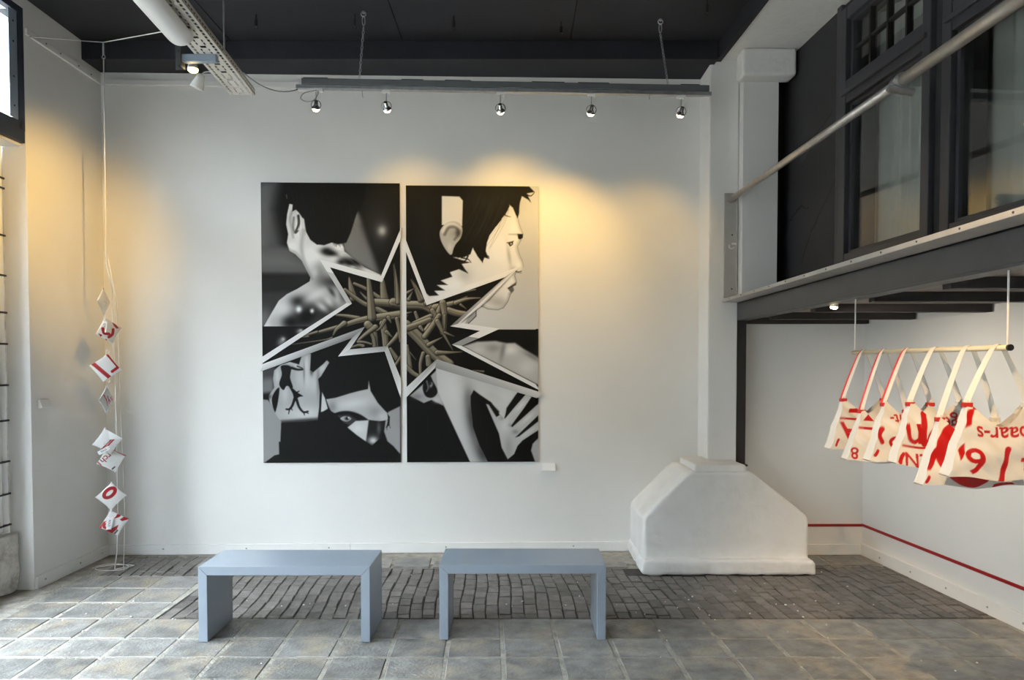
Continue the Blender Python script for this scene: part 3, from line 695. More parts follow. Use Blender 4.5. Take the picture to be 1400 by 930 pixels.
    c.poly([(430, 590), (480, 578), (520, 600), (595, 690), (650, 735), (738, 796), (800, 740), (830, 770), (910, 850), (910, 905), (90, 905), (150, 856), (182, 848), (186, 772), (192, 655), (330, 650), (410, 640)], (21, 21, 25), f=0.8)
    c.poly([(832, 600), (838, 640), (822, 690), (845, 670), (848, 620)], 28, f=0.6)
    c.stroke([(835, 640), (850, 690)], 5, 2, 25); c.stroke([(840, 620), (828, 700)], 5, 2, 25)
    c.clip = None
def paint_right(c):
    c.C[:] = (18, 17, 18)
    up = (c.Y < 449.2).astype(float)
    c.T = Z2; c.clip = up
    c.C[c.Y < 449.2] = (196, 191, 180)
    c.dab(800, 600, 150, 260, (178, 174, 164), 0.6); c.dab(820, 830, 160, 120, (186, 180, 168), 0.7)
    face = [(705, 150), (745, 250), (757, 300), (776, 350), (764, 385), (742, 425), (752, 470), (772, 515), (779, 550), (764, 585), (732, 580), (724, 600), (733, 632), (730, 655), (712, 664), (718, 688), (698, 712), (682, 756), (655, 795), (620, 808), (560, 802), (515, 782), (485, 810), (488, 845), (440, 890), (300, 940), (180, 940), (180, 700), (300, 500), (500, 200)]
    c.poly(face, (216, 211, 200), f=0.7); fm = c.mask(face, 0.6); c.clip = up * fm
    for p, w in ((face[1:5], 12), (face[4:10], 14), (face[10:17], 12), (face[16:24], 16)): c.stroke(p, w, w, 120, f=3, alpha=0.55)
    c.dab(620, 760, 90, 40, 150, 0.7, 0.3); c.dab(560, 700, 70, 60, 190, 0.5); c.dab(420, 600, 50, 60, 165, 0.6); c.dab(350, 650, 90, 40, 228, 0.7); c.dab(640, 440, 70, 90, 232, 0.6); c.dab(690, 480, 12, 70, 150, 0.6, -0.15)
    c.dab(720, 330, 26, 60, 228, 0.6); c.dab(450, 840, 60, 40, 150, 0.7); c.dab(745, 540, 24, 26, 232, 0.6); c.dab(715, 560, 22, 20, 170, 0.6)
    c.clip = up
    c.stroke(face[0:9], 2.4, 2.4, 110, f=0.6, alpha=0.7, smooth=False); c.stroke(face[9:22], 3, 3, 80, f=0.6, alpha=0.8, smooth=False); c.stroke(face[21:25], 5, 4, 60, f=0.6, smooth=False)
    c.poly([(742, 348), (776, 350), (774, 372), (756, 382), (746, 376)], 20, f=0.8); c.stroke([(690, 350), (748, 352)], 2, 8, 110, f=1.5, alpha=0.6)
    c.poly([(684, 404), (716, 394), (713, 414), (696, 424)], 40, f=0.6); c.dab(703, 408, 6, 6, 230, 0.9); c.stroke([(678, 402), (718, 392)], 4, 3, 30)
    c.stroke([(726, 572), (745, 578), (765, 574)], 5, 4, 40, f=0.6); c.poly([(678, 676), (735, 638), (731, 656), (710, 666), (718, 690), (702, 706), (690, 690)], 88, f=0.8); c.stroke([(685, 676), (730, 656)], 4, 3, 25)
    hair = [(60, 40), (815, 62), (848, 96), (800, 104), (822, 150), (770, 120), (758, 160), (752, 205), (744, 252), (734, 236), (715, 190), (694, 172), (684, 205), (660, 240), (632, 272), (600, 318), (572, 356), (556, 400), (548, 450), (566, 498), (540, 490), (528, 520), (498, 482), (470, 430), (455, 470), (420, 486), (352, 488), (400, 505), (455, 520), (402, 528), (438, 585), (385, 560), (330, 578), (345, 605), (275, 628), (318, 655), (250, 655), (300, 688), (235, 690), (262, 718), (205, 722), (180, 700), (60, 420)]
    c.poly(hair, (30, 25, 22), f=0.8)
    c.dab(200, 300, 80, 220, (44, 37, 32), 0.7); c.dab(520, 150, 160, 60, (42, 36, 31), 0.6)
    rn = random.Random(3)
    for k in range(40):
        x = 440 + rn.random() * 260; y = 90 + rn.random() * 120; c.stroke([(x, y), (x - 30, y + 90), (x - 90 - rn.random() * 40, y + 230)], 3, 1, (64, 55, 48), f=0.5, alpha=0.35)
    for a in ([(770, 90), (820, 120), (848, 98)], [(780, 100), (812, 140), (824, 158)], [(745, 150), (750, 220), (740, 250)], [(690, 180), (665, 230), (700, 245)], [(640, 260), (610, 300), (625, 270)], [(500, 470), (560, 480), (568, 498)], [(480, 440), (520, 500), (530, 522)], [(400, 490), (440, 500), (460, 520)], [(380, 540), (420, 565), (440, 585)], [(440, 480), (420, 510), (370, 495)]):
        c.stroke(a, 10, 1.5, 24, f=0.6)
    c.poly([(284, 118), (390, 122), (411, 146), (406, 300), (283, 292)], (212, 205, 192), f=0.8)
    ear = [(300, 290), (345, 270), (390, 284), (408, 322), (396, 372), (366, 410), (352, 442), (346, 466), (330, 470), (300, 432), (276, 382), (271, 332)]
    c.poly(ear, 168, f=0.8, smooth=True); em = c.mask(ear, 0.7, True); c.clip = up * em
    c.stroke([(290, 330), (310, 295), (350, 285), (392, 310)], 22, 18, 200, f=2); c.stroke([(300, 350), (325, 310), (365, 308), (385, 340), (360, 380)], 12, 10, 90, f=2); c.dab(350, 345, 24, 26, 150, 0.8); c.dab(380, 340, 18, 26, 60, 0.8); c.dab(330, 430, 16, 30, 195, 0.7)
    c.clip = up
    c.poly([(345, 470), (356, 432), (390, 400), (410, 380), (440, 420), (430, 480), (380, 492)], (26, 22, 20), f=1)
    c.poly([(485, 806), (492, 840), (445, 888), (420, 890), (470, 800)], 150, f=1)
    c.stroke([(486, 806), (484, 845), (440, 888)], 4, 3, 40)
    c.clip = 1 - up; c.T = Z4
    sh = [(385, 178), (470, 152), (580, 148), (640, 162), (690, 160), (740, 195), (830, 250), (830, 410)]
    c.poly(sh, 176, f=2.2); c.clip = (1 - up) * c.mask(sh, 1.5)
    c.dab(660, 200, 50, 30, 220, 0.8); c.dab(620, 200, 16, 70, 110, 0.7, 0.2); c.dab(560, 190, 60, 26, 120, 0.6); c.dab(760, 300, 60, 50, 205, 0.7); c.dab(480, 200, 50, 30, 200, 0.6); c.dab(790, 240, 60, 16, 90, 0.6, 0.5)
    c.clip = 1 - up
    fc = [(80, 465), (160, 395), (205, 345), (235, 315), (250, 440), (275, 525), (205, 490), (160, 508)]
    c.poly(fc, 165, f=1.2); c.dab(120, 470, 40, 20, 110, 0.6)
    c.poly([(168, 375), (196, 348), (214, 380), (240, 440), (214, 476), (172, 468), (154, 420)], 24, f=1.0, smooth=True); c.stroke([(178, 380), (186, 420), (176, 440)], 8, 5, 120, f=1)
    c.dab(203, 402, 9, 16, 190, 0.9, 0.3); c.dab(200, 398, 5, 6, 15, 1.0); c.dab(235, 490, 24, 20, 190, 0.8)
    arm = [(230, 300), (720, 432), (690, 470), (645, 540), (625, 605), (592, 572), (550, 506), (482, 462), (450, 436), (432, 470), (430, 510), (442, 650), (480, 760), (530, 860), (428, 860), (275, 522), (242, 440)]
    c.poly(arm, 192, f=1.0); am = c.mask(arm, 0.8); c.clip = (1 - up) * am
    c.dab(440, 600, 40, 160, 60, 0.9, -0.15); c.dab(500, 800, 40, 90, 60, 0.9, -0.3); c.dab(330, 420, 60, 120, 212, 0.5, -0.3); c.dab(420, 480, 24, 50, 120, 0.7); c.dab(640, 470, 40, 60, 205, 0.6); c.dab(560, 470, 40, 20, 180, 0.5, 0.5)
    c.clip = 1 - up
    c.poly([(450, 436), (482, 460), (545, 505), (596, 560), (590, 600), (560, 560), (520, 515), (545, 620), (590, 690), (640, 838), (560, 840), (470, 700), (436, 560), (432, 470)], 17, f=1.6, smooth=False)
    c.poly([(640, 540), (690, 470), (715, 436), (770, 452), (690, 530), (630, 605)], 15, f=1.5)
    hd = [(520, 515), (536, 520), (580, 592), (600, 580), (630, 602), (690, 530), (752, 460), (786, 474), (742, 540), (664, 645), (672, 652), (828, 512), (828, 580), (690, 712), (712, 706), (828, 615), (828, 668), (732, 730), (702, 762), (682, 810), (645, 840), (610, 772), (595, 690), (570, 632)]
    c.poly(hd, 178, f=0.9); hm = c.mask(hd, 0.7); c.clip = (1 - up) * hm
    c.dab(630, 640, 40, 60, 205, 0.7); c.dab(720, 530, 50, 14, 205, 0.8, -0.8); c.dab(760, 600, 60, 14, 205, 0.8, -0.7); c.dab(650, 770, 24, 60, 150, 0.7); c.dab(770, 680, 60, 12, 200, 0.7, -0.6); c.dab(690, 680, 20, 14, 120, 0.6); c.dab(660, 640, 14, 14, 130, 0.5); c.dab(610, 600, 16, 14, 130, 0.5)
    c.clip = 1 - up
    c.poly([(780, 790), (790, 750), (830, 710), (830, 860), (805, 860)], 165, f=1.2)
    c.clip = None
STAR_L = [(547, 318), (521.5, 380), (442, 357), (477, 413), (356, 492), (357, 503), (490, 452), (469, 481), (527, 475.5), (547, 522)]
STAR_R = [(554, 333), (584.5, 411.5), (702, 369), (622, 442.5), (670, 449), (624.5, 470.5), (742, 531), (742, 537), (595.5, 497), (554, 536)]
def thorns(c, poly):
    c.T = (0, 0, 1); mk = c.mask(poly, 0.6); c.clip = mk; c.poly(poly, (17, 17, 19), f=0.6)
    S = []
    for K, L in ((K1, [([(285, 372), (300, 460), (330, 590)], 6, 80), ([(340, 440), (470, 500), (620, 600)], 26, 40), ([(400, 530), (470, 600), (560, 660)], 6, 50), ([(240, 505), (420, 640), (560, 700), (690, 770)], 34, 60),
                      ([(765, 238), (785, 420), (800, 620)], 6, 62), ([(640, 418), (650, 520), (665, 640)], 44, 92), ([(540, 640), (700, 650), (860, 670)], 80, 90), ([(150, 775), (260, 785), (390, 810)], 24, 46),
                      ([(-60, 960), (200, 890), (400, 830), (600, 800), (860, 770)], 26, 96), ([(490, 382), (508, 560), (525, 800)], 34, 92), ([(700, 800), (730, 860)], 40, 4), ([(-690, 1180), (-400, 1060), (-60, 955)], 4, 30), ([(-900, 1140), (-500, 1040), (-150, 1000)], 2, 20)]),
                 (K3, [([(110, 215), (150, 150), (230, 90)], 6, 60), ([(480, 100), (540, 180), (560, 330)], 80, 60), ([(500, 160), (540, 250), (550, 330)], 30, 40), ([(370, 280), (450, 210), (560, 130)], 20, 60), ([(380, 285), (450, 290), (520, 310)], 30, 16),
                      ([(300, 345), (380, 320), (430, 330)], 14, 36), ([(640, 90), (660, 200), (670, 330)], 70, 60), ([(680, 180), (740, 235)], 40, 4), ([(690, 330), (770, 250), (830, 170)], 30, 60), ([(790, 40), (815, 160), (830, 280)], 40, 30), ([(720, 360), (790, 470)], 30, 50), ([(770, 520), (830, 440), (900, 400)], 8, 50), ([(570, 170), (620, 130), (660, 60)], 8, 40), ([(-400, 320), (0, 265), (100, 240)], 3, 18)]),
                 (K2, [([(-20, 640), (110, 660), (300, 670), (420, 730)], 90, 90), ([(165, 390), (215, 480), (270, 600)], 4, 70), ([(110, 540), (200, 485)], 40, 4), ([(140, 600), (180, 520)], 40, 4), ([(330, 640), (560, 560), (850, 500)], 60, 14), ([(420, 690), (620, 640), (760, 575)], 80, 10), ([(640, 640), (760, 600), (900, 590)], 50, 8),
                      ([(560, 720), (650, 750), (760, 770)], 70, 70), ([(500, 620), (440, 760), (330, 930)], 44, 66), ([(500, 640), (520, 780), (515, 960)], 70, 34), ([(390, 720), (450, 840), (500, 960)], 50, 50), ([(690, 660), (750, 705)], 26, 4), ([(210, 740), (240, 830), (260, 900)], 30, 40), ([(370, 780), (230, 850), (110, 920)], 50, 80), ([(110, 750), (170, 735)], 24, 6), ([(0, 280), (20, 450), (30, 640)], 4, 50)]),
                 (K4, [([(110, 100), (240, 230), (400, 400), (560, 520)], 110, 110), ([(360, 40), (240, 90), (130, 130)], 50, 70), ([(460, 0), (390, 110), (310, 220)], 50, 60), ([(440, 60), (510, 200), (605, 370)], 50, 4), ([(520, 0), (518, 90), (510, 170)], 30, 6), ([(350, 310), (420, 270), (495, 230)], 50, 4), ([(520, 180), (620, 222)], 26, 3), ([(440, 395), (560, 395), (705, 388)], 54, 4),
                      ([(120, 320), (140, 450), (150, 560)], 30, 50), ([(110, 540), (180, 610), (250, 650)], 50, 40), ([(290, 400), (260, 510), (262, 640)], 40, 26), ([(340, 440), (350, 520)], 50, 60), ([(150, 390), (215, 470)], 12, 3), ([(820, 585), (930, 600)], 6, 22), ([(0, 530), (60, 440)], 30, 30), ([(260, 120), (290, 160)], 40, 20)])):
        for p, a, b in L: S.append((K, p, a, b))
    rn = random.Random(5)
    for K, p, a, b in S:
        c.T = K; c.stroke(p, a + 10, b + 10, (14, 14, 14), f=0.7, alpha=0.9)
        c.stroke(p, a, b, (116, 110, 96), f=0.6, shade=0.7)
        pp = np.array(p, float)
        for k in range(2): c.stroke(pp + np.array([rn.uniform(-.22, .22) * b, rn.uniform(-.25, .25) * b]), max(a * 0.08, 2), max(b * 0.1, 2), (62, 56, 46) if k else (168, 160, 138), f=0.5, alpha=0.45)
    c.clip = None
cL = panel_canvas(QL, 239, 482); cR = panel_canvas(QR, 228, 476)
paint_left(cL); paint_right(cR)
for cv_ in (cL, cR): cv_.C[:] = cv_.C.mean(-1, keepdims=True)      # a black and white painting: any tint comes from the lamps
thorns(cL, STAR_L); thorns(cR, STAR_R)
for cv_ in (cL, cR): cv_.C[:] = np.clip((cv_.C - 12) / 215.0, 0.035, 0.95) * 255
mu = empty('mural', (-0.98, 6.24, 0.78), 'large black and white two-panel mural with white star outline on back wall', 'painting')
Q0 = Vector((-0.98, 6.24, 0.78))
def mural_xz(px, py): return (-2.150 + (px - 357.5) * (1.165 / 189.0), 0.782 + (633 - py) * (2.373 / 384.0))
def canvas_mesh(cv, x0, x1, z0, z1, th=0.012):
    m, n = cv.X.shape; u, v = np.meshgrid(np.linspace(0, 1, n), np.linspace(0, 1, m))
    x = x0 + (x1 - x0) * u; z = z1 + (z0 - z1) * v; y = YB(x) - th
    V = np.stack([x, y, z], -1).reshape(-1, 3); i = np.arange((m - 1) * (n - 1)); r = i // (n - 1); k = i % (n - 1); a = r * n + k
    F = np.stack([a + n, a + n + 1, a + 1, a], 1)
    # edge skirt back to the wall
    ring = list(range(0, n)) + [r_ * n + n - 1 for r_ in range(1, m)] + [(m - 1) * n + k_ for k_ in range(n - 2, -1, -1)] + [r_ * n for r_ in range(m - 2, 0, -1)]
    B = V[ring].copy(); B[:, 1] += th + 0.002; base = len(V); L = len(ring)
    FS = [(ring[j], ring[(j + 1) % L], base + (j + 1) % L, base + j) for j in range(L)]
    V2 = np.vstack([V, B]) - np.array(mu.location)
    me = bpy.data.meshes.new('canvas_panel'); me.from_pydata(V2.tolist(), [], F.tolist() + FS); me.update()
    set_cols(me, np.vstack([cv.C.reshape(-1, 3), cv.C.reshape(-1, 3)[ring]])); me.materials.append(MATS['painted_canvas'])
    o = bpy.data.objects.new('canvas_panel', me); C.objects.link(o); o.parent = mu
    return o
canvas_mesh(cL, -2.150, -0.985, 0.782, 3.157); canvas_mesh(cR, -0.932, 0.195, 0.782, 3.140)
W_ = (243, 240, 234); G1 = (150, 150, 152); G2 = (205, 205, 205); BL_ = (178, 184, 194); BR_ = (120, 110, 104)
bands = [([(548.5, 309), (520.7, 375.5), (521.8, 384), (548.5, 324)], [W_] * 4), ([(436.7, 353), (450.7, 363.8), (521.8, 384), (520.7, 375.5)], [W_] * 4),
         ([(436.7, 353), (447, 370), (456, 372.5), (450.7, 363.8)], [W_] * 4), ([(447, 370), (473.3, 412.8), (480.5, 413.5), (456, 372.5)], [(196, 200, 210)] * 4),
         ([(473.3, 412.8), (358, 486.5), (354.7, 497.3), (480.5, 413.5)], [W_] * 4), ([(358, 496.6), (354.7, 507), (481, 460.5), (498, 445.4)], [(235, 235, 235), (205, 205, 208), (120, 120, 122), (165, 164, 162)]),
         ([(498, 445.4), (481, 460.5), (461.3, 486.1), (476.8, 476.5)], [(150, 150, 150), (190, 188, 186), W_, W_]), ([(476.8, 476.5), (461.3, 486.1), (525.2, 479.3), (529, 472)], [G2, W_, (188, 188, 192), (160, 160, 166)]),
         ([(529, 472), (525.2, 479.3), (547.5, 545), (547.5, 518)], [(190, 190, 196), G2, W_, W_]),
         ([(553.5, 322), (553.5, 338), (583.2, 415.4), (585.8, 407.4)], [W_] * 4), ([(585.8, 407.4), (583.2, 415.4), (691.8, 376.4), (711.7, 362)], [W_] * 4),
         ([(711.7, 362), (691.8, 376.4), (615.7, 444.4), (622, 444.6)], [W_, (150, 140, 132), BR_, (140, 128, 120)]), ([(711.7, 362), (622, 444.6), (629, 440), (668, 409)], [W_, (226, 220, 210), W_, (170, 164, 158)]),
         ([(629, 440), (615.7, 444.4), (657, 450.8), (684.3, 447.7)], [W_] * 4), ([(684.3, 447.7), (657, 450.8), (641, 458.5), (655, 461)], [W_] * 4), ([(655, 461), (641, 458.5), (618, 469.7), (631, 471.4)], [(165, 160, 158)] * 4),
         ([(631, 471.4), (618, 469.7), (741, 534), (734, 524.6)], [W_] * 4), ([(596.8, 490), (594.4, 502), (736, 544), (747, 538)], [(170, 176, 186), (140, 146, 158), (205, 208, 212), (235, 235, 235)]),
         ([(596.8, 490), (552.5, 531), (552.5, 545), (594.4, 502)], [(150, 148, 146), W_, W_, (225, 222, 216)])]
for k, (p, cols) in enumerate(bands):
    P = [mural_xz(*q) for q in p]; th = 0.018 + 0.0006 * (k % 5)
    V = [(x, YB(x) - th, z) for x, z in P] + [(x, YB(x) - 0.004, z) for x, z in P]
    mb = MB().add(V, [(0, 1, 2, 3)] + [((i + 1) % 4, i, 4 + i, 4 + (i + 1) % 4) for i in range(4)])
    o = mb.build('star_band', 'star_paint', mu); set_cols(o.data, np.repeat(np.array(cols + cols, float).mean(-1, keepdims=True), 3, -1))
# ------------------------------------------------------------------ benches
def bench(label, x0, x1, yf, yaw=0.0):
    r = empty('bench', ((x0 + x1) / 2, yf + 0.2, 0), label, 'bench', 'grey gallery benches'); w = x1 - x0; r.rotation_euler = (0, 0, yaw)
    d = 0.385; h = 0.446; t = 0.052; a = w / 2
    def part(name, poly): MB().prism(poly, -0.2, -0.2 + d).build(name, 'bench_paint', r, bevel=0.002, seg=1, local=True)
    part('seat', [(-a, h), (-a + t, h - t), (a - t, h - t), (a, h)])
    for s in (-1, 1): part('leg', [(s * a, 0.002), (s * a, h - 0.0008), (s * (a - t), h - t - 0.0008), (s * (a - t), 0.002)])
    for s in (-1, 1):
        for yy in (-0.16, 0.14): MB().cone((s * (a - t / 2), yy, 0.0), (s * (a - t / 2), yy, 0.004), 0.012, 0.012, 10).build('foot_pad', 'black_metal', r, local=True)
bench('grey lacquered bench standing closer to the hanging string of pouches', -1.852, -0.851, 4.228)
bench('grey lacquered bench standing closer to the column footing', -0.449, 0.531, 4.262)

# ------------------------------------------------------------------ spotlights on their hanging track
TA = Vector((-1.58, 5.45, 3.690)); TB = Vector((1.435, 5.49, 3.652))
tk = empty('light_track', TA, 'long grey lighting track hung on two chains above the mural', 'light track')
def track_p(x): t = (x - TA.x) / (TB.x - TA.x); return TA + (TB - TA) * t
def along(mb, x0, x1, y0, y1, z0, z1):
    a, b = track_p(x0), track_p(x1)
    return mb.hexa([(a.x, a.y + y0, a.z + z0), (b.x, b.y + y0, b.z + z0), (b.x, b.y + y1, b.z + z0), (a.x, a.y + y1, a.z + z0), (a.x, a.y + y0, a.z + z1), (b.x, b.y + y0, b.z + z1), (b.x, b.y + y1, b.z + z1), (a.x, a.y + y1, a.z + z1)])
along(MB(), -1.57, 1.43, -0.03, 0.03, -0.012, 0.032).build('housing', 'track_grey', tk, bevel=0.003)
along(MB(), -1.615, 1.45, -0.02, 0.02, -0.040, -0.012).build('rail', 'galvanised', tk, bevel=0.003)
along(MB(), -1.60, -1.42, -0.018, 0.018, -0.055, -0.040).build('power_feed', 'white_plastic', tk, bevel=0.003)
for x0, x1 in ((-1.56, -1.38), (-0.84, -0.68), (-0.52, -0.33), (0.12, 0.36), (0.46, 0.69), (1.22, 1.36)): along(MB(), x0, x1, -0.02, 0.02, 0.032, 0.040).build('cover_clip', 'black_metal', tk)
MB().tube(catmull([(-1.46, 5.43, 3.635), (-1.55, 5.42, 3.61), (-1.575, 5.42, 3.57), (-1.53, 5.42, 3.548), (-1.48, 5.42, 3.56), (-1.455, 5.43, 3.60), (-1.45, 5.44, 3.64)], 6, False), 0.0035, 6).build('loop_cable', 'cable_grey', tk, smooth=True)
MB().tube([(-1.13, 5.45, 3.64), (-1.13, 5.45, 3.60), (-1.125, 5.45, 3.59)], 0.003, 6).build('hook_pin', 'cable_grey', tk); MB().tube([(0.99, 5.48, 3.62), (0.99, 5.48, 3.585)], 0.003, 6).build('hook_pin', 'cable_grey', tk)
# chains of single links
link_me = unit_mesh('link', 'galvanised', MB().tube([(0.0075 * math.cos(a), 0, 0.016 * math.sin(a)) for a in [2 * math.pi * i / 10 for i in range(10)]], 0.003, 5, True))
def chain(label, top, bot):
    top = Vector(top); bot = Vector(bot); r = empty('chain', top, label, 'chain', 'track chains')
    mb = MB().ring(top - Vector((0, 0, 0.02)), (0, 1, 0), 0.018, 0.004, 14, 5); mb.cone(top, top - Vector((0, 0, 0.012)), 0.012, 0.012, 10); mb.build('ceiling_eye', 'galvanised', r)
    mb = MB().tube([top + Vector((0.010 * math.cos(a), 0, -0.068 + 0.035 * math.sin(a))) for a in [2 * math.pi * i / 12 for i in range(12)]], 0.004, 5, True); mb.build('snap_hook', 'galvanised', r)
    a = top - Vector((0, 0, 0.112)); d = bot - a; n = int(d.length / 0.026)
    q = d.to_track_quat('-Z', 'Y')
    for k in range(n):
        share('link', link_me, r, a + d * ((k + 0.5) / n), (d.to_track_quat('-Z', 'Y') @ Matrix.Rotation((k % 2) * math.pi / 2, 4, 'Z').to_quaternion()).to_euler())
p = track_p(-1.125); chain('steel chain hanging beside the cable tray end of the track', (-1.115, 5.44, ZC), (-1.15, 5.45, p.z + 0.035))
p = track_p(1.12); chain('steel chain holding the track near the column', (1.085, 5.56, ZC), (1.13, 5.485, p.z + 0.035))
WARM = (1.0, 0.62, 0.13)
def spotlight(x, target, energy, size, blend, label, tr=None, top=None, group='track spotlights', col=WARM, rad=0.022, light_name='bulb_light'):
    base = top if top else track_p(x) + Vector((0, 0, -0.04)); base = Vector(base)
    r = empty('track_spotlight', base, label, 'spotlight', group)
    MB().box(base.x - 0.03, base.x + 0.03, base.y - 0.016, base.y + 0.016, base.z - 0.018, base.z).build('adapter', 'white_plastic', r, bevel=0.003)
    c = base + Vector((0, 0, -0.115)); d = (Vector(target) - c).normalized()
    MB().cone(base + Vector((0, 0, -0.018)), base + Vector((0, 0, -0.075)), 0.004, 0.004, 8).build('stem', 'galvanised', r)
    MB().tube([base + Vector(v) for v in ((0.012, 0, -0.018), (0.03, 0.0, -0.03), (0.035, 0, -0.05), (0.012, 0, -0.075))], 0.0025, 6).build('flex', 'white_plastic', r, smooth=True)
    ax = d.cross(Vector((0, 0, 1))); ax = ax.normalized() if ax.length > 0.05 else Vector((0, 1, 0))
    MB().ring(c, (0, 1, 0), 0.036, 0.003, 22, 5).build('cage_hoop', 'chrome', r, smooth=True)
    rf = MB().lathe(c - d * 0.032, d, [(0, 0.010), (0.002, 0.014), (0.03, 0.0145), (0.036, 0.02), (0.052, 0.033), (0.054, 0.033), (0.046, 0.022)], 20, cap=False).build('reflector', 'chrome', r, smooth=True)
    MB().lathe(c - d * 0.036, d, [(0, 0.004), (0.001, 0.013), (0.008, 0.013)], 14).build('cap', 'black_metal', r)
    MB().lathe(c + d * 0.012, d, [(0, 0.024), (0.018, 0.0265), (0.03, 0.018), (0.035, 0.003)], 18).build('bulb', 'lamp_glow', rf, smooth=True)
    spot(light_name, c + d * 0.056, target, energy, col, size, blend, r, rad)
SPOTS = [
    (-1.472, (-1.75, 6.23, 2.2), 7, 80, 1.0, 'chrome track spotlight nearest the cable tray'),
    (-0.954, (-0.85, 6.25, 2.75), 12, 84, 1.0, 'second chrome track spotlight from the cable tray'),
    (-0.113, (-0.05, 6.28, 2.75), 21, 88, 1.0, 'chrome track spotlight in the middle of the track'),
    (0.561, (0.38, 6.28, 2.45), 27, 84, 1.0, 'second chrome track spotlight from the column'),
    (1.229, (1.05, 6.30, 2.35), 15, 84, 1.0, 'chrome track spotlight nearest the column')]
for x, tg, e, s, b, l in SPOTS: spotlight(x, tg, e, s, b, l)
# a second track out of the picture, above the viewer, lights the bags
t2 = tag(MB().box(-3.0, 1.5, 1.18, 1.22, 3.66, 3.70).build('light_track', 'track_grey', bevel=0.003), 'grey lighting track above the viewer', 'light track')
for x in (-2.3, 1.0): tag(MB().cone((x, 1.2, 3.70), (x, 1.2, ZC), 0.006, 0.006, 8).build('track_rod', 'galvanised'), 'steel rod of the near track on the %s side' % ('window' if x < 0 else 'gallery'), 'rod', 'rods of the near track')
spotlight(0.75, (1.85, 3.3, 1.25), 260, 36, 1.0, 'chrome spotlight on the near track aimed at the bags', top=(0.75, 1.2, 3.66), group='near track spotlights', col=(1.0, 0.70, 0.38), rad=0.03, light_name='bag_spotlight_offscreen')
# lamp under the gallery
g = empty('under_gallery_lamp', (1.96, 4.5, 2.0), 'small bright lamp tucked behind the gallery beam', 'lamp')
MB().lathe((1.96, 4.5, 2.014), (-0.2, -0.1, -1), [(0, 0.02), (0.03, 0.022), (0.04, 0.024)], 14).build('housing', 'white_plastic', g); MB().lathe((1.951, 4.496, 1.972), (-0.2, -0.1, -1), [(0, 0.022), (0.006, 0.018), (0.009, 0.004)], 14).build('bulb', 'lamp_glow', g, smooth=True)
spot('bulb_light', (1.945, 4.49, 1.95), (3.0, 4.9, 0.7), 26, (1, 0.86, 0.66), 130, 1.0, g)

# ------------------------------------------------------------------ cable tray, fluorescent lamp, bracket and small lamps upper left
ZT_ = 3.516
def tray_x(y): return -1.919 - 0.072 * (y - 5.2)
tr = empty('cable_tray', (-1.92, 5.2, ZT_), 'pale perforated metal cable tray hanging under the dark ceiling', 'cable tray')
ws = [-0.088, -0.070, -0.055, -0.028, -0.018, 0.018, 0.028, 0.055, 0.070, 0.088]
mb = MB(); y = 5.2; seg = 0; ybs = [5.2]
while y > 2.6:
    y -= 0.012 if seg % 2 == 0 else 0.030; ybs.append(y); seg += 1
idx = {}
for i, yy in enumerate(ybs):
    for j, w in enumerate(ws): idx[i, j] = len(mb.v); mb.v.append((tray_x(yy) + w, yy, ZT_))
holes = {1, 7}
for i in range(len(ybs) - 1):
    for j in range(len(ws) - 1):
        if i % 2 == 1 and (j in holes or (j in (3, 5) and (i // 2) % 3 != 0) or (j == 4 and (i // 2) % 3 == 0)): continue
        mb.f.append((idx[i, j], idx[i, j + 1], idx[i + 1, j + 1], idx[i + 1, j]))
bot = mb.build('tray_bottom', 'tray_cream', tr); sm_ = bot.modifiers.new('thickness', 'SOLIDIFY'); sm_.thickness = 0.002
for s in (-1, 1):
    mb = MB(); zs = [ZT_, ZT_ + 0.014, ZT_ + 0.026, ZT_ + 0.042]; id2 = {}
    for i, yy in enumerate(ybs):
        for j, z in enumerate(zs): id2[i, j] = len(mb.v); mb.v.append((tray_x(yy) + s * 0.088, yy, z))
    for i in range(len(ybs) - 1):
        for j in range(3):
            if i % 2 == 1 and j == 1: continue
            mb.f.append((id2[i, j], id2[i, j + 1], id2[i + 1, j + 1], id2[i + 1, j]))
    sd = mb.build('tray_side', 'tray_cream', tr); q = sd.modifiers.new('thickness', 'SOLIDIFY'); q.thickness = 0.002
for yy in (4.62, 3.0):
    MB().cone((tray_x(yy) + 0.06, yy, ZT_), (tray_x(yy) + 0.06, yy, ZC), 0.006, 0.006, 8).build('hanger_rod', 'galvanised', tr)
# fluorescent fitting beside the tray
def fx(y): return -1.885 - 0.075 * (y - 4.2)
fl_ = empty('fluorescent_fitting', (-1.88, 3.6, 3.45), 'long white fluorescent lamp fitting with rounded cover beside the cable tray', 'lamp')
prof = [(0.075 * math.cos(a), 0.06 * math.sin(a)) for a in [math.pi + math.pi * i / 12 for i in range(13)]]
mb = MB(); n = 13
ring = [(4.23, 0.45, 0.02), (4.225, 0.75, 0.01), (4.20, 0.95, 0), (4.17, 1, 0), (2.95, 1, 0), (2.92, 0.9, 0), (2.90, 0.6, 0.01)]
for yy, s, dz in ring:
    for a, b in prof: mb.v.append((fx(yy) - 0.01 + a * s, yy, 3.485 + b * s))
for i in range(len(ring) - 1):
    for j in range(n - 1): mb.f.append((i * n + j, i * n + j + 1, (i + 1) * n + j + 1, (i + 1) * n + j))
mb.f.append(tuple(range(n))); mb.f.append(tuple(range((len(ring) - 1) * n, len(ring) * n)))
mb.build('diffuser_cover', 'diffuser', fl_, smooth=True)
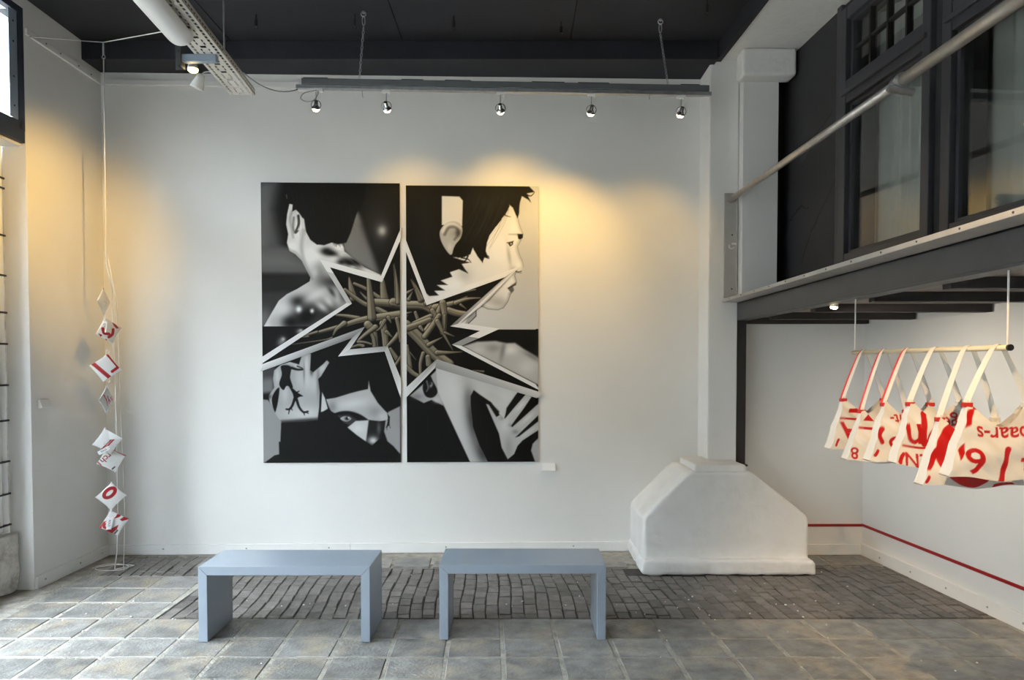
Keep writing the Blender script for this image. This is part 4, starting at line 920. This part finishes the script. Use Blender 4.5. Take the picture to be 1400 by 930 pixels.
MB().hexa([(fx(4.2) - 0.07, 4.2, 3.484), (fx(4.2) + 0.05, 4.2, 3.484), (fx(2.94) + 0.05, 2.94, 3.484), (fx(2.94) - 0.07, 2.94, 3.484), (fx(4.2) - 0.06, 4.2, 3.511), (fx(4.2) + 0.04, 4.2, 3.511), (fx(2.94) + 0.04, 2.94, 3.511), (fx(2.94) - 0.06, 2.94, 3.511)]).build('back_housing', 'galvanised', fl_, bevel=0.004)
# steel bracket from the ceiling carrying the tray end, with two small lamps
br = empty('tray_bracket', (-2.07, 4.55, ZC), 'galvanised steel bracket with arm under the cable tray', 'bracket')
MB().box(-2.092, -2.035, 4.555, 4.562, 3.436, ZC).build('plate', 'steel_grey', br, bevel=0.002)
MB().box(-2.041, -2.035, 4.50, 4.555, 3.436, 3.62).build('plate_flange', 'steel_grey', br)
MB().box(-2.035, -1.825, 4.51, 4.55, 3.470, 3.5145).build('arm', 'steel_strip', br, bevel=0.003)
hole = unit_mesh('bolt_hole', 'black_metal', MB().cone((0, 0, 0), (0, -0.002, 0), 0.010, 0.010, 12))
for z in (3.46, 3.55): share('bolt_hole', hole, br, (-2.066, 4.555, z))
gl = empty('bracket_lamp', (-2.005, 4.58, 3.47), 'small lit downlight with yellow glow fixed to the steel bracket', 'lamp')
MB().lathe((-2.005, 4.60, 3.505), (0, 0, -1), [(0, 0.018), (0.02, 0.025), (0.043, 0.033), (0.045, 0.031)], 16).build('housing', 'galvanised', gl, smooth=True)
MB().lathe((-2.005, 4.60, 3.459), (0, 0, -1), [(0, 0.031), (0.012, 0.030), (0.020, 0.02), (0.022, 0.004)], 16).build('bulb', 'lamp_glow_soft', gl, smooth=True)
MB().box(-2.02, -1.99, 4.5505, 4.58, 3.475, 3.495).build('clamp', 'galvanised', gl)
spot('bulb_light', (-2.005, 4.60, 3.42), (XL, 5.62, 2.62), 85, WARM, 60, 1.0, gl)
cl = empty('cone_lamp', (-2.08, 4.9, 3.54), 'white cone shaped spotlight clipped under the cable tray edge', 'lamp')
d = Vector((-0.45, 0.1, -1)).normalized(); c0 = Vector((-2.075, 4.895, 3.542))
MB().lathe(c0, d, [(0, 0.012), (0.004, 0.022), (0.03, 0.028), (0.09, 0.043), (0.10, 0.043), (0.092, 0.036)], 20).build('shade', 'white_plastic', cl, smooth=True)
MB().tube([c0 + Vector((0.0, 0, 0.0)), c0 + Vector((0.015, 0, 0.012)), c0 + Vector((0.05, -0.03, 0.004)), (-1.995, 4.84, 3.535)], 0.004, 6).build('arm', 'galvanised', cl, smooth=True)
# feed cable drooping from the tray to the track
def sag(a, b, s, n=14): a = Vector(a); b = Vector(b); return [a + (b - a) * (i / n) - Vector((0, 0, s * 4 * (i / n) * (1 - i / n))) for i in range(n + 1)]
tag(MB().tube(sag((-1.822, 4.95, 3.575), (-1.6, 5.45, 3.65), 0.06), 0.004, 6).build('feed_cable', 'cable_grey', smooth=True), 'thin grey cable drooping from the cable tray to the track', 'cable')
# hooks left in the ceiling
for x, y, l in ((-1.92, 5.49, 'black iron hook in the ceiling by the cable tray'), (-1.19, 5.49, 'black iron hook in the ceiling close to a chain'), (-0.46, 5.51, 'black iron hook alone between two ceiling seams'), (0.343, 5.60, 'black iron hook beside the ceiling seam nearer the column'), (1.36, 5.27, 'black iron hook in the ceiling near the white soffit')):
    r = empty('ceiling_hook', (x, y, ZC), l, 'hook', 'old ceiling hooks')
    MB().cone((x, y, ZC), (x, y, ZC - 0.04), 0.006, 0.005, 8).build('shank', 'black_metal', r)
    MB().box(x - 0.011, x + 0.011, y - 0.006, y + 0.006, ZC - 0.085, ZC - 0.035).build('clamp_block', 'black_metal', r, bevel=0.003)
    MB().ring((x, y, ZC - 0.095), (0, 1, 0), 0.011, 0.003, 12, 5, 0, 4.6).build('hook_end', 'black_metal', r)

# ------------------------------------------------------------------ handrail tube and its plate on the column
pl = empty('wall_plate', (1.75, 6.02, 2.2), 'grey steel plate with slot screwed to the column front', 'plate')
MB().box(1.705, 1.805, 6.012, 6.029, 2.165, 3.02).build('plate', 'deck_edge', pl, bevel=0.003)
MB().box(1.765, 1.806, 6.009, 6.013, 2.60, 2.615).build('slot', 'wall_paint', pl); MB().ring((1.765, 6.011, 2.588), (0, 1, 0), 0.02, 0.007, 12, 5, 1.2, 4.5).build('slot_curve', 'wall_paint', pl)
for z in (2.24, 2.68, 2.98): MB().cone((1.77, 6.012, z), (1.77, 6.008, z), 0.007, 0.006, 8).build('screw_head', 'black_metal', pl)
hr = empty('handrail', (1.76, 6.0, 2.97), 'round pale steel handrail tube above the gallery floor edge', 'handrail')
A = Vector((1.757, 6.005, 2.97)); Bp = Vector((1.785, 1.9, 2.905)); J = A + (Bp - A) * 0.632
MB().cone(A, J, 0.023, 0.023, 20).build('tube', 'tube_steel', hr, smooth=True); MB().cone(J, Bp, 0.027, 0.027, 20).build('tube', 'tube_steel', hr, smooth=True)
u_ = (Bp - A).normalized()
cp = MB().cone(J - u_ * 0.05, J - u_ * 0.015, 0.033, 0.033, 18); cp.cone(J + u_ * 0.0, J + u_ * 0.03, 0.036, 0.036, 18); cp = cp.build('coupling', 'galvanised', hr, bevel=0.004)
MB().cone(J + Vector((-0.06, 0, -0.03)), J + Vector((0.06, 0, -0.05)), 0.017, 0.017, 12).build('clamp_bolt', 'galvanised', hr, bevel=0.003)
MB().cone(A - u_ * 0.001, A + u_ * 0.012, 0.03, 0.03, 16).build('end_cap', 'tube_steel', hr)

# ------------------------------------------------------------------ small label cards
def card(name, label, P, n_axis):
    r = empty(name, P, label, 'label', 'wall label cards'); x, y, z = P
    if n_axis == 'y': MB().hexa([(x - 0.058, y - 0.035, z - 0.028), (x + 0.058, y - 0.035, z - 0.028), (x + 0.058, y, z - 0.034), (x - 0.058, y, z - 0.034), (x - 0.055, y - 0.012, z + 0.03), (x + 0.055, y - 0.012, z + 0.03), (x + 0.055, y, z + 0.03), (x - 0.055, y, z + 0.03)]).build('card', 'tag_card', r)
    else: MB().hexa([(x, y - 0.058, z - 0.034), (x + 0.035, y - 0.058, z - 0.028), (x + 0.035, y + 0.058, z - 0.028), (x, y + 0.058, z - 0.034), (x, y - 0.055, z + 0.03), (x + 0.012, y - 0.055, z + 0.03), (x + 0.012, y + 0.055, z + 0.03), (x, y + 0.055, z + 0.03)]).build('card', 'tag_card', r)
card('wall_label', 'small white wedge label card beside the lower corner of the mural', (0.285, YB(0.285) - 0.001, 0.735), 'y')
card('wall_label', 'small white wedge label card on the warm lit side wall', (XL + 0.001, 5.36, 1.335), 'x')
# ------------------------------------------------------------------ hanging rail with vinyl bags
RZ = 1.69; RX = 1.87
rl = empty('hanging_rail', (RX, 3.4, RZ), 'thin cream rail hung on two wires below the gallery beam', 'rail')
MB().cone((RX, 2.775, RZ), (RX, 4.05, RZ), 0.011, 0.011, 16).build('rod', 'rail_cream', rl, smooth=True)
MB().cone((RX, 2.765, RZ), (RX, 2.776, RZ), 0.0125, 0.0125, 16).build('end_cap', 'black_metal', rl); MB().cone((RX, 4.049, RZ), (RX, 4.056, RZ), 0.0115, 0.0115, 16).build('end_cap', 'rail_cream', rl)
for y in (2.785, 4.035): MB().cone((RX, y, RZ), (RX, y, 1.984), 0.004, 0.004, 8).build('wire', 'cord_white', rl)
RED = (198, 26, 24); VW = (238, 234, 226)
def bag(Y, zb, label, paint, yaw, red_strap, seed, hgt=0.285):
    r = empty('tote_bag', (RX, Y, RZ), label, 'bag', 'vinyl bags on the rail'); r.rotation_euler = (0, 0, yaw)
    rn = random.Random(seed); b0 = zb - RZ; ns, nt = 151, 92
    s = np.linspace(-1, 1, ns)[None, :]; t = np.linspace(0, 1, nt)[:, None]; a = np.abs(s)
    dip = 0.085 + 0.02 * rn.random()
    top = np.where(a <= 0.6, hgt - dip + dip * (a / 0.6) ** 1.5, hgt * np.clip((1 - a) / 0.4, 0, 1)); top = np.maximum(top, 0.004)
    z = t * top; x = s * (0.205 - 0.018 * np.clip(z / hgt, 0, 1)) + 0 * t
    ph = rn.random() * 6
    wr = 0.004 * np.sin(x * 34 + z * 22 + ph) * np.clip(z / 0.1, 0, 1) + 0.003 * np.sin(x * 15 - z * 50 + ph * 2) + 0.0025 * np.sin((x + z) * 80 + ph)
    zz = np.clip(z / hgt, 0, 1)
    dep = 0.008 + 0.028 * (1 - zz) ** 0.8 + 0.012 * np.clip(1 - (x / 0.2) ** 2, 0, 1) * np.sin(np.pi * np.clip(zz, 0, 1))
    sagz = -0.010 * (1 - (x / 0.21) ** 2) * (1 - zz) + 0.006 * np.sin(x * 25 + ph) * (1 - zz)
    cv = Canvas(x.copy(), z.copy(), VW); cv.step = 0.0028; paint(cv)
    lean = -0.02 * (1 - zz)
    V1 = np.stack([x, -dep + wr + lean, b0 + z + sagz], -1).reshape(-1, 3); V2 = np.stack([x, dep + wr + lean, b0 + z + sagz], -1).reshape(-1, 3)
    i = np.arange((nt - 1) * (ns - 1)); rr = i // (ns - 1); k = i % (ns - 1); q = rr * ns + k
    F1 = np.stack([q, q + 1, q + ns + 1, q + ns], 1)
    # coarse back panel
    sub_r = list(range(0, nt, 7)); sub_c = list(range(0, ns, 6)); base = len(V1); bi = {}; VB = []; CB = []
    for rI in sub_r:
        for cI in sub_c: bi[rI, cI] = base + len(VB); VB.append(V2[rI * ns + cI]); CB.append(VW)
    F2 = [(bi[ra, cb], bi[ra, ca], bi[rb, ca], bi[rb, cb]) for ra, rb in zip(sub_r, sub_r[1:]) for ca, cb in zip(sub_c, sub_c[1:])]
    F3 = []; VG = []; CG = []; gb = base + len(VB)
    def strip(fr_, bk_):
        k0 = gb + len(VG)
        for ia, ib in zip(fr_, bk_): VG.extend([V1[ia], V2[ib]]); CG.extend([VW, VW])
        for m in range(len(fr_) - 1): F3.append((k0 + 2 * m, k0 + 2 * m + 2, k0 + 2 * m + 3, k0 + 2 * m + 1))
    strip(sub_c, sub_c)
    lt = [c_ for c_ in range(0, ns) if s[0, c_] <= -0.598]; rt = [c_ for c_ in range(0, ns) if s[0, c_] >= 0.598]
    for sd in (lt, rt): strip([91 * ns + c_ for c_ in sd], [91 * ns + c_ for c_ in sd])
    me = bpy.data.meshes.new('bag_body'); me.from_pydata(np.vstack([V1, np.array(VB), np.array(VG)]).tolist(), [], F1.tolist() + F2 + F3); me.update()
    set_cols(me, np.vstack([cv.C.reshape(-1, 3), np.array(CB, float), np.array(CG, float)])); me.materials.append(MATS['printed_vinyl'])
    me.polygons.foreach_set('use_smooth', [True] * len(F1) + [False] * (len(F2) + len(F3)))
    o = bpy.data.objects.new('bag_body', me); C.objects.link(o); o.parent = r
    # strap over the rail
    tipx = 0.6 * 0.187; tz = b0 + hgt
    path = [(-tipx, -0.03 * 0, tz - 0.03), (-tipx * 0.98, 0, tz + 0.0), (-tipx * 0.62, 0, tz * 0.52), (-0.03, 0, tz * 0.10), (-0.0135, 0, 0.004), (0, 0, 0.0145), (0.0135, 0, 0.004), (0.03, 0, tz * 0.10), (tipx * 0.62, 0, tz * 0.52), (tipx * 0.98, 0, tz), (tipx, 0, tz - 0.03)]
    pp = catmull(path, 6, False); n = len(pp)
    def ribbon(name, w0, w1, off, m, par=None):
        mb = MB(); vs = []
        for k_, p in enumerate(pp):
            u = abs(2 * k_ / (n - 1) - 1); ang = 0.75 * min(1, max(0, u - 0.15) * 1.6)
            wd = Vector((-math.sin(ang), math.cos(ang), 0)) ; tg = Vector(pp[min(k_ + 1, n - 1)] - pp[max(k_ - 1, 0)]).normalized()
            nn = tg.cross(wd).normalized() * off
            for ww, oo in ((w0, 0.0008), (w1, 0.0008), (w1, -0.0008), (w0, -0.0008)):
                vs.append(Vector(p) + wd * ww + nn + nn.normalized() * oo if off else Vector(p) + wd * ww + tg.cross(wd).normalized() * oo)
        fs = [(k_ * 4 + i_, k_ * 4 + (i_ + 1) % 4, (k_ + 1) * 4 + (i_ + 1) % 4, (k_ + 1) * 4 + i_) for k_ in range(n - 1) for i_ in range(4)]
        mb.add(vs, fs); return mb.build(name, m, par or r, local=True, smooth=False)
    st = ribbon('strap', -0.0125, 0.0125, 0, 'strap_white')
    if red_strap:
        e = ribbon('strap_edging', 0.005, 0.014, 0, 'strap_red', st); e.scale = (1.01, 1.0, 1.004)
    for sgn in (-1, 1):
        MB().box(sgn * tipx - 0.016, sgn * tipx + 0.016, -0.014, -0.002 + 0.014, tz - 0.03, tz - 0.012).build('strap_tab', 'strap_red' if (red_strap or sgn < 0) else 'strap_white', r, local=True, bevel=0.002)
    return r
F_ = 0.0012
def p1(c):
    c.stroke([(-.15, .163), (-.03, .163)], .010, .010, RED, F_); c.poly([(-.10, .195), (-.03, .195), (-.03, .22), (-.09, .215)], RED, F_); c.tris(place_text('A', -.09, .085, .12, math.pi), RED)
    c.stroke([(-.175, .02), (-.16, .05)], .012, .012, RED, F_); c.tris(place_text('N', .06, .09, .12, math.pi), RED)
def p2(c):
    c.poly([(-.115, .20), (-.085, .235), (-.05, .245), (-.01, .235), (-.02, .19), (-.06, .20)], RED, F_); c.stroke([(-.135, .165), (0.1, .160)], .012, .012, RED, F_); c.tris(place_text('8', -.165, .035, .06, math.pi), RED); c.tris(place_text('g', .05, .09, .14, math.pi), RED)
def p3(c):
    c.tris(place_text('rscht-', -.02, .19, .05, math.pi), RED); c.tris(place_text('5', -.085, .07, .085, math.pi), RED); c.stroke([(-.11, .015), (-.03, .012)], .012, .012, RED, F_)
    c.stroke([(-.14, .15), (-.155, .12), (-.145, .09)], .022, .022, RED, F_); c.stroke([(-.18, .03), (-.165, .05)], .014, .014, RED, F_); c.tris(place_text('2', .07, .07, .085, math.pi), RED)
def p4(c):
    c.tris(place_text('u', -.115, .14, .085, 0), RED); c.stroke([(-.072, .10), (-.065, .225)], .024, .024, RED, F_, smooth=False); c.tris(place_text('y', -.03, .15, .12, math.pi), RED)
    c.stroke([(-.165, .085), (.15, .078)], .009, .009, RED, F_); c.tris(place_text('LN', -.11, .028, .06, math.pi), RED); c.tris(place_text('ge', .05, .20, .06, math.pi), RED); c.stroke([(-.185, .01), (-.165, .05)], .018, .012, RED, F_)
def p5(c):
    n = 40; c.stroke([(-.015 + .105 * math.cos(a), .135 + .105 * math.sin(a)) for a in [math.radians(100 + 250 * i / n) for i in range(n + 1)]], .052, .052, RED, F_, smooth=False)
    c.poly([(-.19, .06), (-.15, .15), (-.125, .17), (-.14, .11), (-.17, .06)], RED, F_); c.poly([(.07, .0), (.16, .004), (.15, .012), (.08, .012)], RED, F_); c.stroke([(-.19, .015), (-.18, .035)], .012, .012, RED, F_)
    c.stroke([(-.02, .215), (.03, .235)], .02, .02, RED, F_); c.tris(place_text('m', .13, .09, .1, math.pi), RED)
def p6(c):
    c.tris(place_text('paar-s', .0, .185, .058, math.pi), RED); c.tris(place_text('9', -.105, .062, .10, 0, 1.1), RED); c.stroke([(.018, .115), (-.012, .0)], .020, .020, RED, F_, smooth=False)
    c.poly([(-.118, .255), (-.09, .262), (-.115, .20), (-.14, .185)], RED, F_); c.stroke([(-.09, .262), (-.062, .262)], .012, .012, RED, F_); c.poly([(-.165, .10), (-.14, .13), (-.14, .09), (-.16, .06)], RED, F_); c.tris(place_text('4', .10, .06, .1, math.pi), RED)
bag(3.93, 1.175, 'white vinyl bag with red inverted A print, farthest from the black rail cap', p1, 0.06, True, 1, .28)
bag(3.71, 1.142, 'white vinyl bag with red blot and stripe, beside the bag with inverted A', p2, -0.02, True, 2, .265)
bag(3.49, 1.175, 'white vinyl bag with inverted red lettering over a red 5', p3, 0.04, True, 3, .28)
bag(3.26, 1.185, 'white vinyl bag with tall red letters above a thin red line', p4, 0.03, False, 4, .285)
bag(3.025, 1.134, 'white vinyl bag with one huge red ring print', p5, -0.03, False, 5, .285)
bag(2.84, 1.195, 'white vinyl bag with red 9 and slanted bar, next to the black rail cap', p6, -0.05, False, 6, .295)

# ------------------------------------------------------------------ string of small envelope pouches in the left corner
PX = -3.13; PY = 5.60; KZ = 0.0056 / 7.15
ringp = Vector((-3.115, PY, 4.055))
wr = empty('support_wire', ringp, 'thin wire stretched from side wall to cable tray holding the cord', 'wire')
MB().tube([(XL + 0.002, 5.274, 3.953), ringp + Vector((0, 0, 0.0))], 0.003, 6).build('wire_run', 'cord_white', wr); MB().tube([ringp, (-1.945, 4.25, 3.545)], 0.003, 6).build('wire_run', 'cord_white', wr)
MB().cone((XL - 0.001, 5.274, 3.953), (XL + 0.02, 5.274, 3.953), 0.008, 0.006, 8).build('wall_eye', 'galvanised', wr)
cd = empty('hanging_string', ringp, 'white cord hanging down the left corner between the pouches', 'cord')
MB().box(ringp.x - 0.006, ringp.x + 0.006, PY - 0.006, PY + 0.006, 3.96, 4.05).build('clip', 'galvanised', cd, bevel=0.002); MB().ring((ringp.x, PY, 3.945), (0.2, 1, 0), 0.014, 0.003, 14, 5).build('clip_ring', 'galvanised', cd)
MB().tube([(ringp.x, PY, 3.94), (ringp.x - 0.004, PY, 3.0), (PX + 0.005, PY, 2.4), (PX, PY + 0.09, 2.2), (PX + 0.004, PY + 0.11, 1.2), (PX + 0.005, PY + 0.11, 0.5), (PX - 0.01, PY + 0.12, 0.15), (PX - 0.03, 5.72, 0.008)], 0.0045, 6).build('main_cord', 'cord_white', cd, smooth=True)
MB().tube([(PX + 0.02, PY, 2.45), (PX + 0.035, PY + 0.09, 2.1), (PX + 0.045, PY + 0.11, 1.0), (PX + 0.06, PY + 0.11, 0.45), (PX + 0.05, 5.7, 0.006)], 0.003, 6).build('second_strand', 'cord_white', cd, smooth=True)
lp = [(PX - 0.03, 5.72, 0.008)] + [(-3.14 + 0.13 * math.cos(a) * (1 + 0.2 * math.sin(a * 0.5)) - 0.01 * a, 5.76 + 0.09 * math.sin(a), 0.006 + 0.001 * a) for a in [0.3 * i for i in range(3, 34)]]
MB().tube(lp, 0.003, 6).build('floor_loops', 'cord_white', cd, smooth=True)
for z in (2.42, 1.72, 1.50, 1.27): MB().ring((PX + 0.012, PY - 0.005, z), (0.4, 1, 0.2), 0.015, 0.0025, 14, 5).build('knot_loop', 'cord_white', cd)
def place_pouch(zx, zy, zoom_y0): return (zx, zy)
DR = (168, 30, 36)
def pouch(label, z, xoff, delta, dyaw, c0, paint, side=0.152, dy=0.0):
    r = empty('envelope_pouch', (PX + xoff, PY - 0.02 + dy, z), label, 'pouch', 'pouches on the cord'); r.rotation_euler = (0, 0, math.radians(29 + dyaw))
    n = 61; u, v = np.meshgrid(np.linspace(-1, 1, n), np.linspace(-1, 1, n)); a = math.radians(45 + delta)
    pin = 1 - 0.045 * (1 - u * u) * 0 - 0.04 * (1 - np.abs(v)) * np.abs(u) ** 4
    x = u * side / 2 * (1 - 0.05 * (1 - v * v) * np.abs(u) ** 3); zz = v * side / 2 * (1 - 0.05 * (1 - u * u) * np.abs(v) ** 3)
    X = x * math.cos(a) - zz * math.sin(a); Zl = x * math.sin(a) + zz * math.cos(a)
    puff = 0.013 * np.sqrt(np.clip((1 - u * u) * (1 - v * v), 0, 1)) + 0.0006
    cv = Canvas(X.copy(), -Zl.copy(), (226, 224, 222)); cv.step = 0.0025; cv.T = (-c0[0] * KZ, -c0[1] * KZ, 1 / KZ); paint(cv)
    V = np.vstack([np.stack([X, -puff, Zl], -1).reshape(-1, 3), np.stack([X, puff, Zl], -1).reshape(-1, 3)])
    i = np.arange((n - 1) ** 2); rr = i // (n - 1); k = i % (n - 1); q = rr * n + k; F1 = np.stack([q, q + 1, q + n + 1, q + n], 1); F2 = np.stack([q + n, q + n + 1, q + 1, q], 1) + n * n
    rg = list(range(n)) + [j * n + n - 1 for j in range(1, n)] + [(n - 1) * n + j for j in range(n - 2, -1, -1)] + [j * n for j in range(n - 2, 0, -1)]
    F3 = [(rg[(j + 1) % len(rg)], rg[j], rg[j] + n * n, rg[(j + 1) % len(rg)] + n * n) for j in range(len(rg))]
    me = bpy.data.meshes.new('pouch_body'); me.from_pydata(V.tolist(), [], F1.tolist() + F2.tolist() + F3); me.update(); cc = cv.C.reshape(-1, 3); set_cols(me, np.vstack([cc, cc[::-1]])); me.materials.append(MATS['printed_vinyl'])
    me.polygons.foreach_set('use_smooth', [True] * len(me.polygons)); o = bpy.data.objects.new('pouch_body', me); C.objects.link(o); o.parent = r
    tp = side / math.sqrt(2) * 0.96
    MB().ring((math.sin(-math.radians(delta)) * tp * 1.0, 0, tp), (1, 0.4, 0), 0.009, 0.0022, 12, 5).build('hang_loop', 'cord_white', r, local=True)
    return r
S_ = 0.0009
def q1(c): c.poly([(120, 30), (240, 30), (200, 60)], DR, S_); c.stroke([(140, 160), (190, 180), (160, 210)], 8, 8, (190, 190, 195), S_)
def q2(c):
    c.poly([(240, 345), (275, 365), (312, 408), (285, 415), (258, 388)], DR, S_); c.stroke([(148, 420), (160, 462), (205, 468)], 30, 26, DR, S_); c.stroke([(248, 425), (240, 470), (205, 498)], 30, 28, DR, S_); c.poly([(105, 465), (145, 480), (130, 500)], DR, S_); c.stroke([(178, 530), (195, 555)], 26, 22, DR, S_)
def q3(c):
    c.stroke([(192, 675), (240, 735), (290, 802)], 22, 28, DR, S_, smooth=False); c.stroke([(290, 802), (236, 846)], 26, 26, DR, S_); c.stroke([(62, 755), (228, 918)], 36, 36, DR, S_); c.stroke([(62, 758), (228, 921)], 4, 4, (110, 10, 18), S_)
def q4(c):
    for k in range(7): c.stroke([(120 + k * 28, 640 + (k * 37) % 60), (150 + k * 26, 690 + (k * 53) % 70)], 16, 10, (206, 50, 64), S_)
def q5(c):
    c.stroke([(285, 585), (130, 760)], 30, 30, DR, S_); c.stroke([(280, 590), (135, 756)], 4, 4, (230, 200, 200), S_);
    c.stroke([(165, 670), (160, 690), (185, 690), (205, 650)], 5, 5, (190, 190, 192), S_)
def q6(c):
    T = place_text('rch1', (150 - 197) * KZ, (855 - 870) * KZ, 0.042, 0); T[..., 1] *= -1
    T = place_text('rch1', 0, 0, 0.046, math.radians(180 + 40)); T[..., 1] *= -1; T += np.array([(140 - 197) * KZ, (862 - 870) * KZ]); c.tris(T, DR)
    c.stroke([(225, 768), (320, 832)], 30, 26, DR, S_); c.poly([(195, 960), (225, 935), (232, 945), (205, 972)], (70, 70, 75), S_); c.stroke([(180, 910), (230, 890), (240, 860)], 5, 5, (236, 236, 236), S_)
def q7(c):
    pts = []
    for i in range(33):
        t = 2 * math.pi * i / 32; ex, ey = 56 * math.cos(t), 34 * math.sin(t); a = -0.72; pts.append((218 + ex * math.cos(a) - ey * math.sin(a), 382 + ex * math.sin(a) + ey * math.cos(a)))
    c.stroke(pts, 32, 32, DR, S_, smooth=False); c.stroke([(285, 500), (305, 488)], 8, 8, (90, 90, 95), S_)
def q8(c):
    c.poly([(262, 625), (300, 578), (350, 590), (300, 620)], DR, S_); c.poly([(310, 640), (350, 618), (405, 645), (330, 660)], DR, S_); c.poly([(120, 700), (170, 650), (200, 640), (160, 690), (150, 725)], DR, S_); c.stroke([(180, 670), (175, 700), (200, 715)], 24, 24, DR, S_); c.poly([(175, 740), (240, 720), (300, 690), (285, 735), (235, 780)], DR, S_); c.poly([(255, 770), (288, 735), (298, 748), (268, 785)], (90, 92, 98), S_)
zc = lambda z: 1.63 + (z - 1.63) * 1.0275
pouch('small white envelope pouch hanging edge-on, topmost on the cord', zc(2.086), -0.004, 2, 66, (172, 165), q1)
pouch('small pouch with dark red fragments under the first sold tag', zc(1.872), 0.03, 15, 32, (212, 437), q2)
pouch('small grey white pouch with red corner L and red stripe', zc(1.597), 0.002, -9, 0, (180, 810), q3, 0.156)
pouch('small white pouch with red squiggles hanging almost edge-on', zc(1.357), 0.004, -3, 62, (180, 690), q4)
pf = pouch('white envelope pouch with flap and one diagonal red stripe', zc(1.048), 0.008, 10, 4, (190, 665), q5, 0.148)
pouch('white pouch with bold red lettering tucked behind the striped pouch', zc(0.908), 0.010, 14, 4, (197, 870), q6, 0.148, dy=0.045)
pouch('white pouch with a big red O print', zc(0.639), 0.028, -1, 2, (230, 418), q7, 0.152)
pouch('red and white pouch with barcode, lowest on the cord', zc(0.437), 0.048, 12, 2, (262, 674), q8, 0.150)
fq = [((x_ - 190) * KZ, (665 - z_) * KZ) for x_, z_ in ((205, 645), (318, 640), (192, 552))]
MB().prism(fq, -0.0165, -0.0155).build('flap', 'tag_card', pf, local=True)
def sold(label, x, z, ang, w, h, col, dy=-0.06, textang=90):
    r = empty('price_tag', (PX + x, PY + dy, z), label, 'tag', 'sold tags'); r.rotation_euler = (0, math.radians(ang), math.radians(29))
    MB().box(-w / 2, w / 2, -0.0006, 0.0006, -h / 2, h / 2).build('card', 'tag_card', r, local=True)
    T = place_text('SOLD', 0, 0, w * 0.42, math.radians(textang)); mb = MB()
    for t in T: mb.add([(p[0], -0.0012, p[1]) for p in t], [(0, 1, 2)])
    me_o = mb.build('lettering', col, r, local=True)
    MB().ring((0, 0, h / 2), (1, 0, 0), 0.006, 0.0015, 10, 5).build('string_loop', 'cord_white', r, local=True)
mat('ink_purple', (0.20, 0.03, 0.13), 0.6)
sold('white sold tag in front of the dark red patterned pouch', 0.02, zc(1.90), 8, 0.034, 0.085, 'ink_dark')
sold('white sold tag between the striped pouch and the lettered pouch', -0.005, zc(0.985), 60, 0.03, 0.085, 'ink_dark', dy=-0.05)
sold('white sold tag with purple lettering on the lowest pouch', 0.035, zc(0.445), 8, 0.036, 0.095, 'ink_purple', textang=-90)
